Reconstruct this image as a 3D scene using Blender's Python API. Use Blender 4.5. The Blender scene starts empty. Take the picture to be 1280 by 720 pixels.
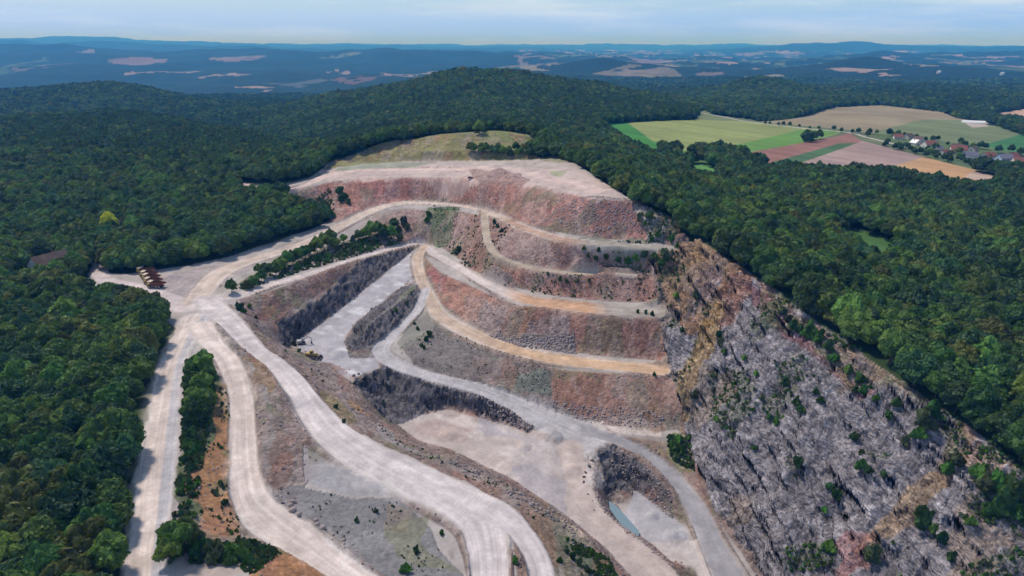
import bpy, math, random
import numpy as np
np.seterr(over='ignore')
from mathutils import Vector, Matrix

random.seed(7)
rng = np.random.default_rng(11)
scene = bpy.context.scene
COL = scene.collection
D = bpy.data

# ---------------------------------------------------------------- survey
# The place was measured from the viewpoint: every survey mark is a sight line (px, py)
# with a real height, from which its real ground position follows.
HC = 120.0                       # camera height over the junction of the haul roads
PITCH = math.radians(19.5)
FPX = 853.33
SP, CP = math.sin(PITCH), math.cos(PITCH)


def ray(px, py):
    u = (px - 640.0) / FPX
    v = (360.0 - py) / FPX
    return u, CP + v * SP, -SP + v * CP


def P(px, py, z):
    u, a, b = ray(px, py)
    t = (z - HC) / b
    return (u * t, a * t, z)


def PD(px, py, dist):
    u, a, b = ray(px, py)
    t = dist / a
    return (u * t, dist, HC + b * t - (12 if dist < 4300 else 3))


# ---------------------------------------------------------------- noise
U = np.uint32


def _mixh(h):
    h = (h ^ (h >> U(13))) * U(1274126177)
    h = (h ^ (h >> U(16))) * U(2246822519)
    return ((h >> U(8)) & U(0xFFFF)).astype(np.float32) * np.float32(1 / 65535.0)


def _key(i, m): return np.asarray(i).astype(np.int32).view(np.uint32) * U(m)


def _hash(ix, iy, iz, seed):
    return _mixh(_key(ix, 374761393) + _key(iy, 668265263) + _key(iz, 2147483647) + U((seed * 974634777) & 0xFFFFFFFF))


def noise2(x, y, seed=0):
    """value noise in 0..1"""
    fx = np.floor(x); fy = np.floor(y)
    tx = (x - fx).astype(np.float32); ty = (y - fy).astype(np.float32)
    tx = tx * tx * (3 - 2 * tx); ty = ty * ty * (3 - 2 * ty)
    kx = _key(fx, 374761393); ky = _key(fy, 668265263) + U((seed * 974634777) & 0xFFFFFFFF)
    kx1 = kx + U(374761393); ky1 = ky + U(668265263)
    a = _mixh(kx + ky); b = _mixh(kx1 + ky); c = _mixh(kx + ky1); d = _mixh(kx1 + ky1)
    a += (b - a) * tx; c += (d - c) * tx
    return a + (c - a) * ty


def noise3(x, y, z, seed=0):
    fz = np.floor(z); tz = (z - fz).astype(np.float32); tz = tz * tz * (3 - 2 * tz)
    fx = np.floor(x); fy = np.floor(y)
    tx = (x - fx).astype(np.float32); ty = (y - fy).astype(np.float32)
    tx = tx * tx * (3 - 2 * tx); ty = ty * ty * (3 - 2 * ty)
    kx = _key(fx, 374761393); ky = _key(fy, 668265263) + U((seed * 974634777) & 0xFFFFFFFF)
    r = []
    for dz in (0, 1):
        kz = _key(fz + dz, 2147483647)
        a = _mixh(kx + ky + kz); b = _mixh(kx + U(374761393) + ky + kz); c = _mixh(kx + ky + U(668265263) + kz); d = _mixh(kx + U(374761393) + ky + U(668265263) + kz)
        a += (b - a) * tx; c += (d - c) * tx
        r.append(a + (c - a) * ty)
    return r[0] + (r[1] - r[0]) * tz


def fbm2(x, y, scale, octv=4, seed=0, gain=0.5):
    x = x / scale; y = y / scale
    s = 0; a = 1.0; n = 0
    for o in range(octv):
        s = s + a * noise2(x + 17.3 * o, y - 9.1 * o, seed + o)
        n += a; a *= gain
        x, y = (x * 0.8 - y * 0.6) * 2.03, (x * 0.6 + y * 0.8) * 2.03
    return s / n


def fbm3(x, y, z, scale, octv=3, seed=0, gain=0.5):
    x = x / scale; y = y / scale; z = z / scale
    s = 0; a = 1.0; n = 0
    for o in range(octv):
        s = s + a * noise3(x + 7.3 * o, y - 3.1 * o, z, seed + o)
        n += a; a *= gain
        x, y, z = (x * 0.8 - y * 0.6) * 2.03, (x * 0.6 + y * 0.8) * 2.03, z * 2.03
    return s / n


def near2(x, y, scale, octv=4, seed=0, rmax=1300.0):
    """fbm for the quarry only: rows beyond rmax keep the mean"""
    n = int(np.searchsorted(rr, rmax))
    o = np.full(x.shape, .5, np.float32); o[:n] = fbm2(x[:n], y[:n], scale, octv, seed)
    return o


def sstep(a, b, x):
    t = np.clip((x - a) / (b - a), 0, 1)
    return t * t * (3 - 2 * t)


# ---------------------------------------------------------------- survey lines (px, py, height in m)
ROADS = {
 'A': dict(p=[(172, 800, -1.5), (180, 720, -1), (193, 600, -.5), (206, 500, 0), (213, 460, 0), (228, 425, 0), (244, 398, 0)], w=[4.4, 4.4, 5.2, 5, 4.8, 5, 6]),
 'B': dict(p=[(250, 408, 0), (268, 432, -.2), (284, 449, -.6), (295, 472, -1.2), (302, 500, -2), (303, 540, -3.5), (305, 585, -5), (313, 622, -6), (333, 648, -7), (362, 668, -8), (400, 692, -9), (440, 720, -10), (480, 750, -11), (540, 800, -12)],
          w=[5.5, 4.2, 4.0, 4.0, 4.0, 3.9, 4.1, 4.8, 5.8, 6.0, 4.8, 4.0, 4.0, 4.0]),
 'C': dict(p=[(258, 378, 0), (288, 403, -.4), (318, 435, -1.3), (345, 455, -2.3), (364, 474, -3), (386, 505, -4.3), (415, 540, -6), (460, 572, -7.5), (520, 600, -9), (570, 625, -9.5), (600, 652, -10), (610, 690, -10.5), (612, 730, -11), (610, 800, -12)],
          w=[6.5, 4.8, 3.9, 4.0, 4.8, 5.2, 6.6, 7.6, 7.8, 7, 6, 4.8, 4.4, 4.4]),
 'C2': dict(p=[(570, 618, -9.5), (620, 640, -10), (650, 664, -10.5), (668, 690, -11), (678, 720, -11.5), (690, 800, -12.5)], w=[6, 5, 3.4, 3.2, 3, 3]),
 'D': dict(p=[(255, 374, 0), (295, 370, 0), (340, 356, 0), (390, 341, -1), (450, 321, -3), (510, 306, -5), (530, 306, -6), (545, 318, -6), (575, 335, -6), (605, 353, -5.5), (650, 372, -5), (700, 381, -5), (760, 387, -5), (815, 390, -5)],
          w=[5, 3.6, 2.8, 2.6, 2.4, 2.4, 2.8, 3, 3, 3.6, 5.2, 6, 6.5, 6.5]),
 'E': dict(p=[(243, 378, 0), (270, 345, 0), (300, 330, 0), (350, 315, .5), (390, 301, 1.5), (430, 280, 4.5), (465, 263, 8.5), (500, 254, 11), (540, 254, 12.5), (580, 258, 13), (610, 265, 14), (650, 283, 16.5), (690, 296, 18), (740, 304, 18), (800, 308, 18), (870, 311, 18.5)],
          w=[5, 6, 6, 5, 5, 5, 4.5, 3.8, 3, 2.6, 2.8, 4, 4, 4.5, 4.5, 4]),
 'F': dict(p=[(605, 264, 14), (607, 285, 11.5), (610, 303, 9), (622, 319, 7), (650, 331, 5.5), (700, 340, 5), (760, 343, 5), (812, 345, 5)], w=[2.2, 2.2, 2, 2, 2, 2, 1.9, 1.8]),
 'G': dict(p=[(530, 308, -6.5), (522, 322, -8), (525, 345, -10), (537, 370, -12.5), (548, 392, -15), (575, 410, -17.5), (620, 430, -19.5), (680, 446, -21), (760, 456, -22), (826, 463, -22)], w=[3, 3.2, 3, 3.2, 4.6, 5.5, 5, 4.8, 4.8, 4]),
 'H': dict(p=[(532, 362, -12), (523, 385, -14), (506, 404, -16), (490, 420, -18), (475, 437, -19.5), (488, 452, -20.5), (520, 465, -21.5), (560, 476, -23), (600, 487, -25.5), (645, 505, -29.5), (690, 528, -33), (730, 545, -35)], w=[2.6, 2.4, 2.4, 2.6, 4, 4, 3.6, 3.8, 4.5, 6, 9, 10]),
 'I': dict(p=[(738, 540, -35.2), (775, 552, -37), (812, 571, -40), (845, 600, -42), (868, 632, -44), (885, 670, -46), (905, 710, -47.5), (930, 760, -49)], w=[4, 3.2, 3, 3.2, 3.6, 4, 5, 6]),
 'J': dict(p=[(712, 560, -35), (722, 600, -36), (738, 635, -37), (775, 670, -38), (812, 700, -38.5), (860, 760, -39)], w=[5, 4, 3.4, 3.2, 3.2, 3.2]),
 'K': dict(p=[(128, 300, 1), (124, 320, .5), (124, 338, 0), (135, 351, 0), (165, 356, 0), (200, 368, 0), (232, 385, 0)], w=[2.4, 3, 4.4, 4, 3, 4, 6]),
 'M': dict(p=[(868, 139, 9), (900, 145, 9), (935, 152, 9), (1000, 159.5, 9), (1060, 165.5, 8), (1085, 172, 6.5), (1150, 187.5, 3.5), (1225, 204, .5), (1300, 218, -1)], w=[2.4] * 9),
 'L': dict(p=[(300, 229, 14), (345, 237, 17.5), (380, 232, 21), (410, 219, 24.5), (450, 213, 25.5), (520, 212, 27), (590, 212, 31), (650, 215, 35), (700, 226, 36.5), (745, 238, 37)], w=[2, 3, 3.4, 5, 5, 5, 5.5, 6, 7, 7]),
}
LINES = [
 # plateau on the left, forest floor
 [(-700, 700, 2), (-300, 620, 0), (0, 620, -1), (100, 700, -2), (100, 900, -3)], [(-600, 500, 2), (0, 500, 0), (150, 520, 0)], [(-500, 400, 3), (0, 400, 1), (150, 400, 0), (200, 400, 0)],
 [(-500, 300, 6), (0, 300, 3), (100, 300, 2), (200, 310, 1), (300, 300, 2), (340, 290, 4)], [(-400, 240, 10), (0, 250, 6), (150, 250, 5), (250, 250, 7), (320, 262, 4)],
 [(-400, 190, 14), (0, 200, 12), (150, 200, 10), (300, 195, 14), (380, 205, 20)], [(160, 345, 0), (230, 350, 0), (280, 345, 0), (340, 330, 0)],
 [(-300, 130, 12), (0, 150, 10), (100, 160, 10), (200, 165, 10)],
 # strip between A and B
 [(236, 455, 0), (232, 500, 0), (226, 560, 0), (218, 640, 0), (208, 690, 0)],
 [(262, 450, 0), (266, 500, -.5), (256, 560, -1), (246, 620, -1.5), (236, 670, -2)], [(280, 600, -4.6), (284, 560, -3.6), (285, 520, -2.6)],
 [(262, 640, -4), (290, 668, -5.5), (315, 672, -6)], [(300, 690, -4), (340, 684, -5), (380, 700, -7), (330, 720, -3), (300, 790, -3)],
 [(210, 720, -1), (250, 735, -2)],
 # spoil hump between B and C
 [(268, 408, .8), (290, 430, .6), (312, 452, .5), (325, 475, .5), (332, 500, .8), (340, 525, .5)], [(345, 475, -.4), (352, 500, -.5)],
 [(350, 545, -1.5), (365, 560, -3)], [(325, 560, -1.8), (328, 600, -4.5), (345, 600, -5.5), (380, 605, -7.5)],
 [(372, 625, -8), (430, 640, -9), (480, 650, -10.5), (500, 680, -11), (520, 760, -12)], [(410, 655, -9.2), (470, 690, -11), (520, 720, -12)],
 [(500, 620, -9.5), (535, 660, -11), (560, 700, -12)], [(640, 690, -9.3), (645, 730, -10)],
 # bank right of C
 [(300, 385, -.2), (318, 408, -2), (342, 432, -4), (362, 446, -7), (385, 458, -12)],
 [(402, 445, -19.5), (420, 462, -19.5), (432, 480, -20), (445, 505, -20), (470, 535, -19.5), (500, 555, -18.5), (535, 570, -17), (558, 566, -16.5), (595, 587, -16.5), (645, 613, -16.5), (682, 637, -17), (727, 662, -18), (745, 690, -20), (800, 730, -22), (860, 800, -24)],
 [(395, 478, -12), (415, 505, -12), (445, 540, -12), (480, 560, -11.5), (530, 578, -11), (590, 604, -11.5), (650, 640, -12), (690, 680, -12.5), (720, 740, -13), (740, 800, -14)],
 # trench: wall crest, ledge, toe
 [(288, 379, -.5), (345, 362, -.5), (395, 346, -1.5), (452, 326, -3.5), (508, 310, -5.5)],
 [(318, 400, -6), (332, 396, -7.5), (355, 392, -8), (390, 372, -7.5), (427, 347, -7), (452, 334, -6.5)],
 [(342, 412, -9), (350, 402, -9.5), (360, 396, -9), (392, 377, -8.5), (427, 352, -8)],
 [(352, 440, -17), (358, 432, -19.5), (370, 426, -20), (415, 393, -18), (441, 373, -15.5), (470, 350, -12.5), (500, 325, -9.5), (515, 313, -7.5)],
 [(378, 440, -20.5), (400, 430, -20), (430, 400, -18), (460, 375, -15.5), (485, 355, -13), (510, 335, -10)], [(425, 430, -19.8), (440, 448, -20.5), (455, 452, -20.5)],
 [(390, 452, -21), (420, 455, -21), (438, 465, -21)],
 # mound beside the trench
 [(519, 354, -10), (497, 377, -10), (468, 398, -12), (446, 416, -14)], [(508, 352, -12), (484, 375, -15), (450, 398, -17), (434, 420, -19.5), (436, 440, -20)],
 [(452, 446, -20.3), (480, 445, -19.8)],
 # dark rock step at the end of the haul road, basin behind it
 [(440, 478, -20.5), (458, 468, -21), (480, 459, -21.5), (500, 464, -22), (545, 482, -23), (570, 487, -24), (600, 497, -26), (625, 508, -28), (640, 517, -29.5), (668, 537, -33.5)],
 [(452, 492, -29), (470, 497, -30), (488, 497, -29.5), (500, 492, -27), (540, 488, -25.5)],
 [(484, 512, -32), (505, 526, -32.5), (530, 516, -32), (560, 508, -31.5), (600, 520, -32.5), (640, 530, -33.5), (664, 542, -34)],
 [(480, 520, -32.5), (520, 550, -33.5), (570, 565, -34.5), (640, 600, -35.5), (700, 640, -36.5), (760, 690, -38), (820, 760, -39)],
 [(560, 530, -33), (620, 545, -34), (690, 575, -35), (715, 620, -36.5)],
 # face between the lower bench and the haul road: crest, toe
 [(545, 402, -16.5), (565, 420, -18.5), (600, 435, -20), (650, 450, -21.5), (700, 463, -22.3), (760, 468, -22.5), (830, 470, -22.5)],
 [(500, 440, -19.5), (512, 455, -21), (560, 473, -23.5), (600, 484, -26), (650, 503, -29.5), (700, 520, -34), (760, 530, -36), (820, 538, -36.5)],
 # face between upper orange bench and lower bench
 [(535, 325, -6.8), (550, 340, -6.8), (575, 352, -6.5), (605, 366, -6), (645, 383, -5.3), (700, 388, -5.3), (760, 395, -5.3), (820, 398, -5.3)],
 [(545, 370, -12.5), (560, 392, -15), (590, 410, -17.5), (640, 428, -19.8), (700, 438, -21), (760, 443, -21.6), (830, 450, -21.8)],
 # face between track F and the orange bench
 [(548, 306, -5.7), (575, 322, -5.5), (610, 343, -5), (650, 358, -4.5), (700, 369, -4.5), (760, 375, -4.5), (815, 378, -4.5)],
 [(600, 303, 8.8), (618, 325, 6.6), (648, 335, 5.3), (700, 344, 4.8), (760, 347, 4.8), (815, 349, 4.8)],
 [(618, 314, 7.5), (650, 326, 6), (700, 335, 5.4), (760, 338, 5.4), (810, 340, 5.4)],
 # face between E bench and F
 [(615, 275, 14), (650, 293, 16), (690, 303, 17.5), (740, 313, 17.7), (800, 316, 17.7), (850, 318, 17.7)],
 [(520, 262, 11), (570, 265, 12), (598, 270, 13)], [(515, 300, -3), (540, 300, -4), (560, 300, -3)],
 # top terrace crest, toe and back
 [(345, 243, 17), (385, 236, 20.5), (412, 227, 23.5), (450, 223, 25), (500, 222, 26), (560, 224, 27.5), (600, 228, 29.5), (625, 228, 32), (650, 229, 34.5), (690, 236, 36), (720, 243, 36.5), (745, 250, 36.7), (785, 250, 37)],
 [(440, 270, 7), (470, 256, 10), (500, 249, 12), (540, 249, 13.5), (580, 253, 14), (620, 264, 15.5), (650, 276, 17.5), (690, 288, 18.6), (740, 296, 18.8), (800, 300, 18.8), (850, 302, 19)],
 [(410, 208, 25), (450, 203, 27), (520, 201, 29), (600, 200, 32), (680, 198, 36), (705, 201, 37), (725, 210, 37), (750, 226, 37), (785, 246, 36.5)],
 [(590, 218, 30.5), (640, 221, 35), (700, 232, 36.5)],
 [(400, 282, 1.2), (380, 268, 3), (360, 255, 8), (350, 247, 14)], [(430, 268, 8), (415, 262, 10)],
 # grassy hill behind
 [(425, 200, 28), (480, 180, 38), (550, 167, 46), (620, 162, 50), (665, 168, 48)], [(520, 190, 36), (600, 190, 38), (660, 190, 40)],
 [(700, 185, 42), (740, 200, 37), (770, 215, 34)],
 # cliff crest
 [(785, 247, 36.5), (800, 259, 34), (830, 270, 30), (870, 300, 25), (905, 322, 22), (930, 340, 20), (960, 360, 17), (1010, 400, 14), (1050, 427, 12), (1100, 465, 10), (1150, 500, 9), (1185, 521, 8), (1240, 560, 7), (1280, 590, 5), (1420, 700, 0), (1700, 900, -5)],
 # cliff toe
 [(800, 300, 19), (866, 308, 18.5)], [(800, 345, 5), (822, 347, 5)], [(825, 392, -5), (832, 398, -6)], [(835, 462, -22), (850, 475, -23.5)],
 [(825, 537, -36.5), (850, 532, -36), (862, 560, -38), (878, 600, -41), (900, 645, -44), (930, 690, -46.5), (960, 740, -48), (1040, 860, -49)],
 # right forest plateau
 [(900, 280, 20), (1000, 350, 14), (1100, 400, 12), (1200, 470, 10), (1400, 600, 5)], [(900, 235, 9), (1000, 260, 9), (1100, 300, 10), (1280, 380, 10), (1600, 500, 8)],
 [(1000, 228, 5), (1100, 245, 4), (1280, 270, 3), (1700, 330, 5)],
 [(820, 225, 18), (870, 222, 9)], [(780, 192, 14), (840, 206, 9)],
 # fields and village
 [(750, 155, 18), (800, 172, 15), (860, 190, 13)], [(870, 192, 12), (930, 198, 11), (1000, 206, 10), (1100, 216, 8), (1240, 222, 5), (1700, 250, 0)],
 [(860, 150, 10), (1000, 160, 8), (1080, 176, 6), (1160, 190, 3), (1280, 208, 0), (1700, 240, -5)], [(960, 152, 9), (1050, 140, 12), (1140, 145, 10), (1180, 155, 6), (1280, 185, 0), (1500, 190, 0)],
 # lower right basin and berms
 [(757, 553, -35.5), (790, 572, -37), (820, 598, -40), (838, 618, -42)], [(748, 562, -36.5), (752, 585, -40)],
 [(775, 600, -45), (800, 615, -46.5), (835, 640, -46.5), (850, 660, -46.5)], [(790, 640, -47), (810, 665, -47), (840, 700, -47.5), (870, 700, -47.5), (880, 760, -48.5)],
 [(740, 575, -36), (744, 610, -36.5), (755, 640, -36.8), (790, 668, -37), (830, 700, -37), (870, 750, -37)], [(762, 625, -44.5), (775, 648, -46.5), (800, 668, -47), (840, 705, -47.5)],
]
# far land: (px, py, forward distance in m)
FAR = [
 [(-300, 112, 2200), (0, 110, 2200), (60, 106, 2200), (100, 98, 2200), (140, 96, 2200), (190, 103, 2200), (250, 121, 2200)],
 [(-300, 140, 1250), (0, 138, 1250), (100, 133, 1200), (170, 136, 1150), (230, 150, 1020), (290, 170, 880), (330, 185, 790)],
 [(240, 135, 1700), (330, 148, 1400), (400, 162, 1100), (430, 180, 900)], [(300, 122, 2000), (400, 118, 1900)],
 [(380, 114, 1900), (440, 109, 1700), (500, 99, 1600), (560, 84, 1500), (600, 80, 1500), (650, 84, 1500), (700, 94, 1500), (750, 101, 1500), (800, 111, 1500), (850, 125, 1500)],
 [(540, 98, 1380), (600, 96, 1360), (660, 100, 1370)], [(60, 106, 2020), (120, 104, 2000), (180, 108, 2020)],
 [(450, 155, 1000), (560, 140, 1050), (680, 138, 1080), (740, 145, 1000)], [(700, 150, 880), (760, 150, 960)],
 [(870, 138, 1350), (950, 150, 1150), (1040, 134, 1350), (1100, 132, 1380), (1170, 140, 1300), (1290, 135, 1400), (1700, 140, 1400)],
 [(860, 118, 2000), (900, 106, 2100), (940, 94, 2100), (980, 96, 2000), (1060, 108, 1900), (1160, 112, 1900), (1290, 113, 1900), (1700, 115, 2000)],
 [(870, 103, 4500), (920, 94, 4600), (970, 84, 4800), (1020, 77, 4900), (1060, 75, 4900), (1100, 77, 4900), (1140, 86, 4800), (1200, 81, 4900), (1280, 83, 4900), (1700, 83, 4900)],
 # broad wooded ridge on the left
 [(-300, 64, 9940), (0, 60, 9940), (60, 57, 9940), (90, 58, 9940), (130, 64, 9940), (200, 64, 10224), (260, 61, 10508), (330, 61, 10508), (390, 63, 10508), (440, 65, 10224), (480, 62, 9940), (520, 64, 9656), (560, 68, 9372), (620, 71, 9088), (680, 78, 8520)],
 [(-300, 92, 6532), (0, 90, 6532), (100, 84, 6816), (200, 88, 6674), (300, 84, 6958), (400, 82, 7100), (500, 84, 7100), (560, 88, 6816)],
 [(-300, 112, 5112), (0, 110, 5112), (200, 114, 4970), (300, 112, 4970), (420, 100, 5112), (480, 98, 5112)],
 # knoll in the plain
 [(690, 84, 5200), (715, 76, 5300), (740, 72.5, 5300), (765, 72.5, 5300), (785, 80, 5200)],
 [(640, 76, 7600), (700, 69, 8000), (760, 70, 8000), (800, 78, 7600), (870, 79, 7600), (940, 80, 7600)],
 [(600, 92, 5000), (700, 92, 4600), (800, 98, 4000), (860, 104, 3600)], [(700, 100, 3500), (780, 104, 3300), (840, 112, 2900)],
 # right dark ridge
 [(950, 74, 8200), (1000, 71, 8200), (1050, 66, 8400), (1100, 61, 8600), (1140, 61, 8600), (1190, 64, 8600), (1230, 69, 8400), (1280, 66, 8600), (1700, 66, 8600)],
 # skyline
 [(-400, 49, 22000), (0, 48, 22000), (60, 47.5, 22000), (130, 46.5, 22000), (190, 50, 22000), (260, 53, 22000), (330, 55, 23000), (410, 55.5, 24000), (480, 57, 24000)],
 [(500, 62, 14000), (580, 62, 14000), (610, 64, 14000), (640, 61, 14000), (690, 66, 13000)],
 [(620, 57, 30000), (700, 57, 30000), (800, 56.5, 28000), (940, 55.5, 26000), (1000, 57.5, 26000), (1280, 58, 26000), (1700, 58, 26000)],
 [(960, 64, 15000), (1000, 58, 16000), (1040, 53.5, 17000), (1080, 53.2, 17000), (1110, 55, 17000), (1160, 58, 17000), (1210, 58, 17000), (1300, 60, 16000), (1700, 62, 16000)],
 [(-400, 55, 15500), (0, 54.5, 15500), (120, 54, 15500), (200, 56, 15500), (300, 57, 15500), (420, 60, 15500)],
]
VALLEYS = [  # (x, y, z): ground that the ridges hide
 [(-2600, 3100, -90), (-1500, 3000, -100), (-600, 3000, -100), (0, 2700, -80), (400, 2500, -60)], [(-4000, 4000, -220), (-600, 4000, -200)],
 [(-1100, 1600, -35), (-760, 1500, -38), (-520, 1330, -40), (-370, 1120, -34), (-250, 950, -18)], [(-600, 1900, -30), (-300, 1800, -25)], 
 [(700, 2700, -60), (1500, 2900, -60), (2600, 3000, -50)], [(1700, 5200, -60), (3000, 5200, -50), (4500, 5200, -50)],
 [(-9000, 12600, -60), (-3000, 12600, -60), (0, 12000, -80)], [(-14000, 17000, 0), (-4000, 18000, 0), (4000, 19000, -20)],
 [(2500, 12000, -60), (6000, 12000, -60), (10000, 12000, -40)], [(7000, 21500, 0), (14000, 21500, 0)],
 [(-40000, 50000, 0), (0, 60000, 0), (40000, 50000, 0)], [(0, 2100, -30), (250, 2100, -40)],
 [(-150, 20, 0), (0, 20, -15), (100, 20, -40), (200, 20, -5)],
]

# ---------------------------------------------------------------- membrane through all survey marks, on a log-polar sheet
R0, R1, TH = 55.0, 66000.0, math.radians(47)
HS = 0.004
NT, NR = int(2 * TH / HS) + 1, int(math.log(R1 / R0) / HS) + 2


def solve_heights():
    val = np.zeros((NR, NT)); cnt = np.zeros((NR, NT))

    def put(pts, far=False):
        for a, b in zip(pts[:-1], pts[1:]):
            L = max(abs(b[0] - a[0]), abs(b[1] - a[1]), 0.01)
            r = max(60, min(math.hypot(a[0], a[1]), math.hypot(b[0], b[1])))
            n = int(min(4000, L / (r * HS * 0.5))) + 2
            t = np.linspace(0, 1, n)
            x = a[0] + (b[0] - a[0]) * t; y = a[1] + (b[1] - a[1]) * t; z = a[2] + (b[2] - a[2]) * t
            ti = np.round((np.arctan2(x, y) + TH) / HS).astype(int)
            ri = np.round(np.log(np.hypot(x, y) / R0) / HS).astype(int)
            ok = (ti >= 0) & (ti < NT) & (ri >= 0) & (ri < NR)
            np.add.at(val, (ri[ok], ti[ok]), z[ok]); np.add.at(cnt, (ri[ok], ti[ok]), 1)

    for l in LINES: put([P(*q) for q in l])
    for r in ROADS.values(): put([P(*q) for q in r['p']])
    for l in FAR: put([PD(*q) for q in l])
    for l in VALLEYS: put(l)
    levels = [(val, cnt)]
    while min(levels[-1][0].shape) > 12:
        v, c = levels[-1]
        h, w = (v.shape[0] + 1) // 2 * 2, (v.shape[1] + 1) // 2 * 2
        V = np.zeros((h, w)); K = np.zeros((h, w)); V[:v.shape[0], :v.shape[1]] = np.where(c > 0, v / np.maximum(c, 1e-9), 0); K[:v.shape[0], :v.shape[1]] = c > 0
        V = V.reshape(h // 2, 2, w // 2, 2).sum((1, 3)); K = K.reshape(h // 2, 2, w // 2, 2).sum((1, 3))
        levels.append((V, K))
    z = None
    for v, c in reversed(levels):
        m = c > 0; f = np.where(m, v / np.maximum(c, 1e-9), 0)
        if z is None: z = np.full(v.shape, f[m].mean() if m.any() else 0.0)
        else:
            z = np.repeat(np.repeat(z, 2, 0), 2, 1)[:v.shape[0], :v.shape[1]]
        big = v.shape[0] > 1200
        for _ in range(60 if big else 150):
            z[m] = f[m]
            p = np.pad(z, 1, mode='edge')
            z = 0.25 * (p[:-2, 1:-1] + p[2:, 1:-1] + p[1:-1, :-2] + p[1:-1, 2:])
        z = np.where(m, 0.6 * f + 0.4 * z, z)
    for _ in range(2):
        p = np.pad(z, 1, mode='edge'); z = .25 * (p[:-2, 1:-1] + p[2:, 1:-1]) + .5 * z
        p = np.pad(z, 1, mode='edge'); z = .25 * (p[1:-1, :-2] + p[1:-1, 2:]) + .5 * z
    return z


POND_Z = -45.6
POND = [(761, 626), (770, 632), (785, 648), (799, 664), (798, 671), (785, 665), (771, 649), (762, 636)]
LINES.append([P(0, 0, 0)] and [(a_, b_, POND_Z - .8) for a_, b_ in POND + POND[:1]])
HZ = solve_heights()


def sample_polar(Z, x, y):
    t = np.clip((np.arctan2(x, y) + TH) / HS, 0, NT - 1.001)
    r = np.clip(np.log(np.maximum(np.hypot(x, y), 1e-3) / R0) / HS, 0, NR - 1.001)
    i = t.astype(int); j = r.astype(int); a = t - i; b = r - j
    return (Z[j, i] * (1 - a) + Z[j, i + 1] * a) * (1 - b) + (Z[j + 1, i] * (1 - a) + Z[j + 1, i + 1] * a) * b


def hit(px, py):
    """ground point on a sight line"""
    u, a, b = ray(px, py)
    t = np.exp(np.linspace(math.log(60), math.log(60000), 1400))
    z = sample_polar(HZ, u * t, a * t)
    g = HC + b * t - z
    k = int(np.argmax(g < 0))
    if g[k] >= 0: k = len(t) - 1
    k = max(k, 1)
    f = g[k - 1] / (g[k - 1] - g[k]) if g[k - 1] > g[k] else 0
    tt = t[k - 1] + (t[k] - t[k - 1]) * min(max(f, 0), 1)
    return (u * tt, a * tt)


def poly(pts):
    return np.array([hit(*p[:2]) if len(p) == 2 else P(*p)[:2] for p in pts])


def inside(pg, x, y):
    r = np.zeros(x.shape, bool)
    x0, y0 = pg.min(0); x1, y1 = pg.max(0)
    k = np.nonzero((x > x0) & (x < x1) & (y > y0) & (y < y1))
    if k[0].size == 0: return r
    X = x[k]; Y = y[k]; q = np.zeros(X.shape, bool)
    n = len(pg)
    for i in range(n):
        ax, ay = pg[i]; bx, by = pg[(i + 1) % n]
        if ay == by: continue
        c = ((ay > Y) != (by > Y)) & (X < (bx - ax) * (Y - ay) / (by - ay) + ax)
        q ^= c
    r[k] = q
    return r


def line_dist(pts, ws, x, y, pad=1.8):
    """(distance / half width, z, signed side in half widths, along) to a polyline"""
    d = np.full(x.shape, 9.0, np.float32); zz = np.zeros(x.shape, np.float32); sd = np.zeros(x.shape, np.float32); al = np.zeros(x.shape, np.float32)
    acc = 0
    for i in range(len(pts) - 1):
        a, b = pts[i], pts[i + 1]; wa, wb = ws[i], ws[i + 1]
        m = max(wa, wb) * pad + 1
        k = np.nonzero((x > min(a[0], b[0]) - m) & (x < max(a[0], b[0]) + m) & (y > min(a[1], b[1]) - m) & (y < max(a[1], b[1]) + m))
        L = math.hypot(b[0] - a[0], b[1] - a[1]) + 1e-6
        if k[0].size:
            X = x[k] - a[0]; Y = y[k] - a[1]
            ux, uy = (b[0] - a[0]) / L, (b[1] - a[1]) / L
            t = np.clip((X * ux + Y * uy) / L, 0, 1)
            w = wa + (wb - wa) * t
            dx = X - ux * t * L; dy = Y - uy * t * L
            q = np.hypot(dx, dy) / w
            s = (ux * Y - uy * X) / w
            better = q < d[k]
            kk = tuple(c[better] for c in k)
            d[kk] = q[better]; zz[kk] = (a[2] + (b[2] - a[2]) * t)[better]; sd[kk] = s[better]; al[kk] = (acc + t * L)[better]
        acc += L
    return d, zz, sd, al


def smooth_line(pts, ws, n=4):
    """Catmull-Rom so bends are round"""
    out, wo = [], []
    for i in range(len(pts) - 1):
        p0 = pts[max(i - 1, 0)]; p1 = pts[i]; p2 = pts[i + 1]; p3 = pts[min(i + 2, len(pts) - 1)]
        for k in range(n):
            t = k / n
            out.append(tuple(0.5 * (2 * p1[c] + (p2[c] - p0[c]) * t + (2 * p0[c] - 5 * p1[c] + 4 * p2[c] - p3[c]) * t * t + (3 * p1[c] - p0[c] - 3 * p2[c] + p3[c]) * t ** 3) for c in range(3)))
            wo.append(ws[i] + (ws[i + 1] - ws[i]) * t)
    out.append(pts[-1]); wo.append(ws[-1])
    return out, wo


RL = {}
for k_, r_ in ROADS.items():
    RL[k_] = smooth_line([P(*q) for q in r_['p']], r_['w'])

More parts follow.
